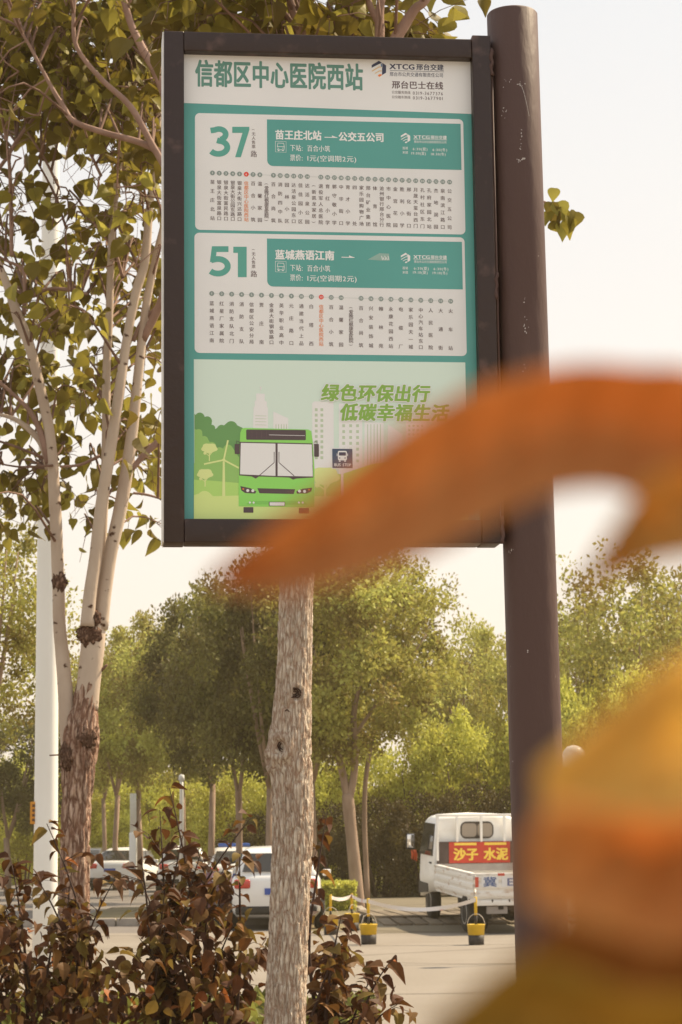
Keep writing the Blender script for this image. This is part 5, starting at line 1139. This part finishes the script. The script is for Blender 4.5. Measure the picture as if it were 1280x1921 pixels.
# --- weighted bucket posts and tape -------------------------------------------
by = mat('bucket_yellow', (.72, .47, .03), .5, var=.15, scale=8); bb = mat('bucket_black', (.05, .042, .038), .6, var=.3, scale=10)
def bucket(label, px, py, hpost, tilt):
    p = ground(px, py); t = thing('bucket_post', label, 'bucket post', (p.x, p.y, .004), tilt, 'yellow and black bucket posts holding the tape')
    b = MB(); b.lathe([(.112, 0), (.118, .004), (.124, .15)], n=24); b.build('bucket_base', bb, t)
    b = MB(); b.lathe([(.1245, .15), (.136, .295), (.141, .30), (.141, .312), (.132, .314), (.125, .29), (.02, .285)], n=24); b.build('bucket_body', by, t)
    b = MB(); b.tube([(.135 * math.cos(a), -.02, .30 + .17 * math.sin(a)) for a in np.linspace(0, PI, 14)], .005, 6); b.build('handle', mat('wire_handle', (.55, .5, .45), .5), t)
    b = MB(); b.lathe([(.022, .27), (.022, hpost - .27)], n=12); b.build('post_base', bb, t)
    b = MB(); b.lathe([(.024, hpost - .27), (.024, hpost), (.018, hpost + .008)], n=12); b.build('post_top', by, t)
    return Vector((p.x, p.y - .03, hpost - .03))
q1 = bucket('bucket post beside the white hatchback, leftmost of the row', 621, 1754, .68, .2)
q2 = bucket('bucket post half hidden by brown leaves, second from the left', 661, 1747, .66, 1.0)
q3 = bucket('bucket post just right of the one hidden by leaves', 692, 1772, .70, .5)
q4 = bucket('bucket post standing alone behind the truck wheel', 894, 1773, .72, 0)
tape_m = mat('barrier_tape_white', (.74, .70, .68), .5); M = tape_m; N = M.node_tree.nodes; L = M.node_tree.links
tcn = N.new('ShaderNodeTexCoord'); wv = N.new('ShaderNodeTexNoise'); wv.inputs['Scale'].default_value = 2.2; L.new(tcn.outputs['Object'], wv.inputs['Vector'])
cr = N.new('ShaderNodeValToRGB'); cr.color_ramp.elements[0].position = .60; cr.color_ramp.elements[1].position = .62; cr.color_ramp.elements[0].color = (.74, .70, .68, 1); cr.color_ramp.elements[1].color = (.60, .16, .12, 1)
L.new(wv.outputs[0], cr.inputs[0]); L.new(cr.outputs[0], N['Principled BSDF'].inputs['Base Color'])
b = MB()
for A, B_, sag in ((q1, q2, .05), (q2, q3, .03), (q3, q4, .14)):
    n = 22; vs = []; fs = []
    for i in range(n + 1):
        u = i / n; p = A.lerp(B_, u); p.z -= sag * 4 * u * (1 - u); tw_ = PI / 2 + .5 * math.sin(u * 9 + A.x); h = .028
        vs += [p + Vector((0, math.cos(tw_) * h, math.sin(tw_) * h + .004)), p - Vector((0, math.cos(tw_) * h, math.sin(tw_) * h + .004))]
    fs = [(2 * i, 2 * i + 2, 2 * i + 3, 2 * i + 1) for i in range(n)]; b.add(vs, fs, tape_m, True)
tag(b.build('barrier_tape', tape_m), 'white and red tape strung between the bucket posts', 'barrier tape')
# --- stone bollard, posts, poles -----------------------------------------------
p = ground(768, 1690); t = thing('stone_bollard', 'short pale stone bollard by the bushes left of the truck', 'bollard', (p.x, p.y, .16)); b = MB(); b.lathe([(.10, -.02), (.095, .50), (.088, .55), (.06, .565)], n=20); b.build('shaft', mat('bollard_stone', (.36, .30, .23), .9, var=.3, scale=9, bump=.4), t); b = MB(); b.lathe([(.14, -.02), (.14, .03), (.10, .05)], n=20); b.build('footing', MATS['bollard_stone'], t)
pw = mat('white_pole_paint', (.80, .795, .76), .4, c2=(.75, .74, .69), scale=2.5, stretch=(1, 1, .3), spec=.4)
YP = 24.0; bp_ = Vector((at(86, 1600, YP).x, YP, 0)); t = thing('street_pole', 'tall tapering white street pole at the left behind the poplar', 'pole', bp_)
b = MB(bp_); b.lathe([(.138, 0), (.128, 1.2), (.116, 5.2), (.088, 9.8), (.055, 13.5)], bp_, 32); b.build('shaft', pw, t)
b = MB(bp_); b.lathe([(.24, 0), (.24, .03), (.145, .05), (.145, .20)], bp_, 24); b.build('base_flange', pw, t)
b = MB(bp_); b.tube([tuple(bp_ + Vector((0, 0, 13.3))), tuple(bp_ + Vector((.5, .3, 13.9))), tuple(bp_ + Vector((2.0, 1.2, 14.2)))], [.05, .045, .035], 10); b.box(bp_ + Vector((2.3, 1.4, 14.22)), (.9, .35, .12), bev=.04); b.build('lamp_arm', pw, t)
b = MB(bp_); c = at(65, 1525, YP); b.box((c.x, c.y - .05, c.z), (.075, .03, .235), bev=.004); ob = b.build('marker_plate', mat('orange_plate', (.60, .26, .03), .5), t)
ink = mat('plate_ink', (.12, .06, .03), .6); b = MB(bp_)
for k in range(4): b.box((c.x, c.y - .068, c.z + .075 - k * .05), (.03, .003, .028))
b.build('plate_marking', ink, ob)
def fluted(label, px, D, y0, y1, wpx):
    base = Vector((at(px, 1600, D).x, D, 0)); t = thing('fluted_post', label, 'post', base); w2 = wpx * pxm(D) / 2; zt = at(px, y0, D).z; zm = at(px, y1, D).z
    for k in range(4):
        b = MB(base); b.lathe([(w2 * .24, zm - .05), (w2 * .24, zt - .03), (w2 * .1, zt)], base + Vector(((k - 1.5) * w2 * .5, 0, 0)), 10); b.build('rod', pw, t)
    b = MB(base); b.box(base + Vector((0, 0, zm / 2)), (w2 * 2.3, w2 * 2.3, zm), bev=.03); b.build('plinth', pw, t)
fluted('white fluted post on a plinth behind the white saloon', 250, 70, 1488, 1562, 12)
base = Vector((at(341, 1600, 66).x, 66, 0)); t = thing('lamp_post', 'slim white lamp post behind the tallest shrub twig', 'lamp post', base); b = MB(base); b.lathe([(.075, 0), (.055, 3.2), (.05, 3.4)], base, 12); b.build('shaft', pw, t); b = MB(base); b.lathe([(.05, 3.4), (.09, 3.44), (.08, 3.56), (.03, 3.6)], base, 12); b.build('lantern', white_p, t)
# globe lamp peeping out right of the sign pole
YG = 30.0; base = Vector((at(1082, 1500, YG).x, YG, 0)); t = thing('globe_lamp', 'garden lamp with a white globe just right of the sign pole', 'lamp', base); zc = at(1078, 1421, YG).z
gm = mat('milk_glass', (.82, .80, .74), .3); b = MB(base); b.lathe([(.04, 0), (.03, zc - .18)], base, 10); b.build('shaft', chas, t)
b = MB(base); b.lathe([(.16 * math.sin(a), zc - .16 * math.cos(a)) for a in np.linspace(.25, PI - .02, 14)], base + Vector((-.02, 0, 0)), 20); b.build('globe', gm, t)
b = MB(base); b.lathe([(.09 * math.sin(a), zc - .05 - .09 * math.cos(a)) for a in np.linspace(.25, PI - .02, 10)], base + Vector((-.15, -.02, 0)), 16); b.build('globe', gm, t)
# low pale building and wall far behind the trunks
t = thing('low_building', 'low pale building far behind the trunks at the left', 'building', (-15, 128, 0)); wl = mat('pale_render', (.50, .45, .38), .9, var=.12, scale=.6); b = MB(); b.box((0, 0, 1.45), (26, 6, 2.9)); bw_ = b.build('wall', wl, t)
b = MB(); b.box((0, -.2, 3.0), (26.8, 6.8, .22), bev=.04); b.build('roof', mat('grey_roof', (.30, .27, .25), .8), t)
for k in range(9):
    b = MB(); b.box((-11.6 + k * 2.9, -3.02, 1.6), (1.3, .08, 1.2)); f = b.build('window', mat('pale_frame', (.7, .68, .64), .5), t); b = MB(); b.box((-11.6 + k * 2.9, -3.07, 1.6), (1.1, .04, 1.0)); b.build('pane', glass, f)
t = thing('boundary_wall', 'low cream wall with yellow panels by the far hedge at the left edge', 'wall', (-13.6, 100, 0)); b = MB(); b.box((0, 0, .5), (7, .25, 1.0), bev=.02); b.build('masonry', wl, t)
b = MB(); b.box((0, 0, 1.03), (7.2, .35, .09), bev=.02); b.build('coping', white_p, t)
for k in range(4): b = MB(); b.box((-2.6 + k * 1.7, -.14, .5), (.7, .04, .7)); b.build('panel', mat('yellow_panel', (.62, .46, .20), .8), t)
# --- three-wheeler with blue canopy; scooter with a purple apron --------------------
p = ground(182, 1640); t = thing('cargo_tricycle', 'three-wheeled cart with a blue canopy beyond the dark saloon', 'tricycle', (p.x, p.y + 8, .004), rz(-5))
blue = mat('canopy_blue', (.07, .13, .38), .7, var=.2, scale=5); b = MB()
b.loft([[(x, y, 1.92 + .12 * math.cos(x * 1.9)) for x in np.linspace(-.75, .75, 9)] + [(x, y, 1.86 + .12 * math.cos(x * 1.9)) for x in np.linspace(.75, -.75, 9)] for y in (-1.3, -.4, .5, 1.2)]); b.build('canopy', blue, t)
for x in (-.68, .68):
    for y in (-1.2, 1.0): b = MB(); b.tube([(x, y, .6), (x, y, 1.95)], .02, 6); b.build('canopy_post', steel, t)
b = MB(); b.box((0, -.45, .72), (1.3, 1.6, .5), bev=.04); b.box((0, .75, .60), (.5, .7, .35), bev=.06); b.build('cargo_box', mat('cart_red_brown', (.22, .09, .06), .6), t)
b = MB(); b.tube([(0, 1.15, .35), (0, 1.05, .95), (0, 1.0, 1.02)], .03, 8); b.tube([(-.32, .95, 1.05), (0, 1.0, 1.02), (.32, .95, 1.05)], .018, 6); b.build('handlebar', steel, t)
for x, y in ((-.55, -.6), (.55, -.6), (0.001, 1.2)): wheel(t, x, y, .27, .1)
p = ground(405, 1735); t = thing('electric_scooter', 'parked electric scooter with a mauve wind apron hidden in the brown shrub', 'scooter', (p.x, p.y, .004), rz(185))
mauve = mat('mauve_quilt', (.235, .13, .16), .85, var=.25, scale=7, bump=.5); b = MB(); rings = []
for z, w_, dy in ((.32, .20, .42), (.50, .27, .48), (.72, .29, .47), (.90, .31, .42), (1.02, .33, .36)):
    rings.append([(x * w_, dy + .10 * (1 - x * x) + .02 * math.sin(x * 9 + z * 7), z) for x in np.linspace(-1, 1, 11)] + [(x * w_, dy - .03 + .10 * (1 - x * x), z) for x in np.linspace(1, -1, 11)])
b.loft(rings); b.build('wind_apron', mauve, t)
b = MB(); b.loft([[(x * .14, y, z0 + .08 * (1 - abs(x))) for x in (-1, -.5, 0, .5, 1)] + [(x * .14, y, z0 - .1) for x in (1, .5, 0, -.5, -1)] for y, z0 in ((-.75, .62), (-.4, .66), (0, .62), (.1, .36), (.45, .34))]); b.build('body', mat('scooter_paint', (.30, .27, .26), .35), t)
b = MB(); b.box((0, -.32, .77), (.27, .62, .09), bev=.04); b.build('seat', blk, t)
b = MB(); b.tube([(0, .62, .3), (0, .48, .95), (0, .44, 1.02)], .025, 8); b.tube([(-.34, .38, 1.06), (-.12, .44, 1.03), (.12, .44, 1.03), (.34, .38, 1.06)], .014, 6); b.build('handlebar', steel, t)
for s in (-1, 1):
    b = MB(); b.tube([(s * .24, .42, 1.05), (s * .30, .44, 1.20)], .006, 6); b.lathe([(.055, 0), (.06, .012), (.02, .02)], (s * .31, .44, 1.24), 14, axis='y'); b.build('rear_mirror', blk, t)
b = MB(); b.box((0, .60, .90), (.16, .08, .12), bev=.03); b.build('headlight', white_p, t)
for y in (-.62, .66): wheel(t, .001, y, .21, .09)

# ------------------------------------------------------------------ out-of-focus autumn leaves close to the lens
def near_leaf(parent, pairs, D, bulge, m, org, ncol=9):
    """pairs of (top pixel, bottom pixel) along the blade, at distance D; curved across and along"""
    rows = []; n = len(pairs)
    P = smooth_path([(*a, *c) for a, c in pairs], 4); vs = []; fs = []
    for i, (ax, ay, bx, by_) in enumerate(P):
        for k in range(ncol):
            u = k / (ncol - 1); x = ax + (bx - ax) * u; y = ay + (by_ - ay) * u
            dd = D + bulge * (math.sin(PI * u) - .5) * .6 + bulge * .8 * math.sin(i / len(P) * 3.0) + .0008 * math.sin(i * 1.3 + k)
            vs.append(at(x, y, dd))
    for i in range(len(P) - 1):
        for k in range(ncol - 1): a = i * ncol + k; fs.append((a, a + 1, a + ncol + 1, a + ncol))
    b = MB(org); b.add(vs, fs, m, True); o = b.build('leaf', m, parent)
    s = o.modifiers.new('thick', 'SOLIDIFY'); s.thickness = .0002; return o
fb = Vector((at(1640, 1900, .205).x, .205, 0)); t = thing('autumn_branch', 'blurred orange and yellow leaves on a twig close to the camera', 'leaves', fb)
def aut(name, c, c2, sc=60, tr=.5):
    return leaf_mat(name, [(0, c), (1, tuple(x * 1.08 for x in c))], tr, per_object=True, rough=.6, spec=.15, mottle=(sc, c2))
near_leaf(t, [((385, 1090), (395, 1105)), ((475, 1012), (505, 1118)), ((585, 930), (635, 1098)), ((690, 850), (755, 1062)), ((790, 780), (862, 1012)), ((890, 728), (958, 962)), ((1000, 694), (1045, 926)), ((1100, 680), (1140, 918)), ((1200, 686), (1215, 945)), ((1300, 692), (1310, 980)), ((1420, 760), (1420, 930)), ((1560, 860), (1560, 880))], .185, .008, aut('orange_leaf', (.60, .30, .11), (.52, .23, .07), 30), fb)
near_leaf(t, [((1560, 900), (1560, 920)), ((1430, 900), (1430, 1010)), ((1320, 870), (1310, 1042)), ((1230, 890), (1225, 1058)), ((1172, 955), (1160, 1085)), ((1112, 1052), (1098, 1108)), ((1072, 1114), (1066, 1122))], .175, .004, aut('amber_leaf', (.62, .36, .10), (.55, .28, .07), 45), fb)
near_leaf(t, [((1010, 1440), (1016, 1560)), ((1070, 1388), (1080, 1590)), ((1150, 1322), (1150, 1575)), ((1220, 1262), (1220, 1585)), ((1300, 1225), (1300, 1595)), ((1420, 1230), (1420, 1560)), ((1580, 1330), (1580, 1360))], .171, .007, aut('yellow_leaf', (.80, .60, .20), (.76, .48, .15), 40), fb)
near_leaf(t, [((985, 1575), (990, 1690)), ((1035, 1510), (1040, 1715)), ((1130, 1515), (1130, 1745)), ((1220, 1530), (1220, 1775)), ((1320, 1520), (1320, 1770)), ((1450, 1500), (1450, 1700)), ((1600, 1480), (1600, 1500))], .161, .007, aut('rust_leaf', (.70, .38, .13), (.62, .24, .06), 38), fb)
near_leaf(t, [((985, 1790), (960, 1850)), ((1060, 1715), (1045, 1990)), ((1150, 1690), (1150, 2020)), ((1250, 1690), (1250, 2040)), ((1360, 1690), (1360, 2000)), ((1600, 1600), (1600, 1640))], .178, .007, aut('brown_leaf', (.36, .18, .05), (.29, .11, .03), 34, .35), fb)
near_leaf(t, [((800, 1930), (806, 1965)), ((880, 1865), (880, 2010)), ((965, 1800), (965, 2040)), ((1060, 1800), (1060, 2080)), ((1200, 1860), (1200, 2090)), ((1400, 1850), (1400, 2000)), ((1610, 1760), (1610, 1790))], .165, .007, aut('mustard_leaf', (.44, .28, .05), (.38, .21, .035), 34, .35), fb)
b = MB(fb); b.tube([tuple(fb), (fb.x + .004, .20, 1.2), tuple(at(1640, 1900, .19)), tuple(at(1600, 1500, .17)), tuple(at(1570, 1100, .178)), tuple(at(1565, 870, .185))], [.004, .003, .002, .0015, .0011, .0007], 8); b.build('twig', twig_m, t)

# ------------------------------------------------------------------ the warm air between here and the trees
b = MB(); b.box((0, 120, 9.5), (260, 250, 21.5)); hz = b.build('haze'); hz['kind'] = 'stuff'
hm = bpy.data.materials.new('warm_haze'); hm.use_nodes = True; N = hm.node_tree.nodes; N.remove(N['Principled BSDF'])
pv = N.new('ShaderNodeVolumePrincipled'); pv.inputs['Color'].default_value = (1.0, 0.84, 0.56, 1); pv.inputs['Density'].default_value = 0.0007; pv.inputs['Anisotropy'].default_value = 0.35
hm.node_tree.links.new(pv.outputs[0], N['Material Output'].inputs['Volume']); hz.data.materials.clear(); hz.data.materials.append(hm)
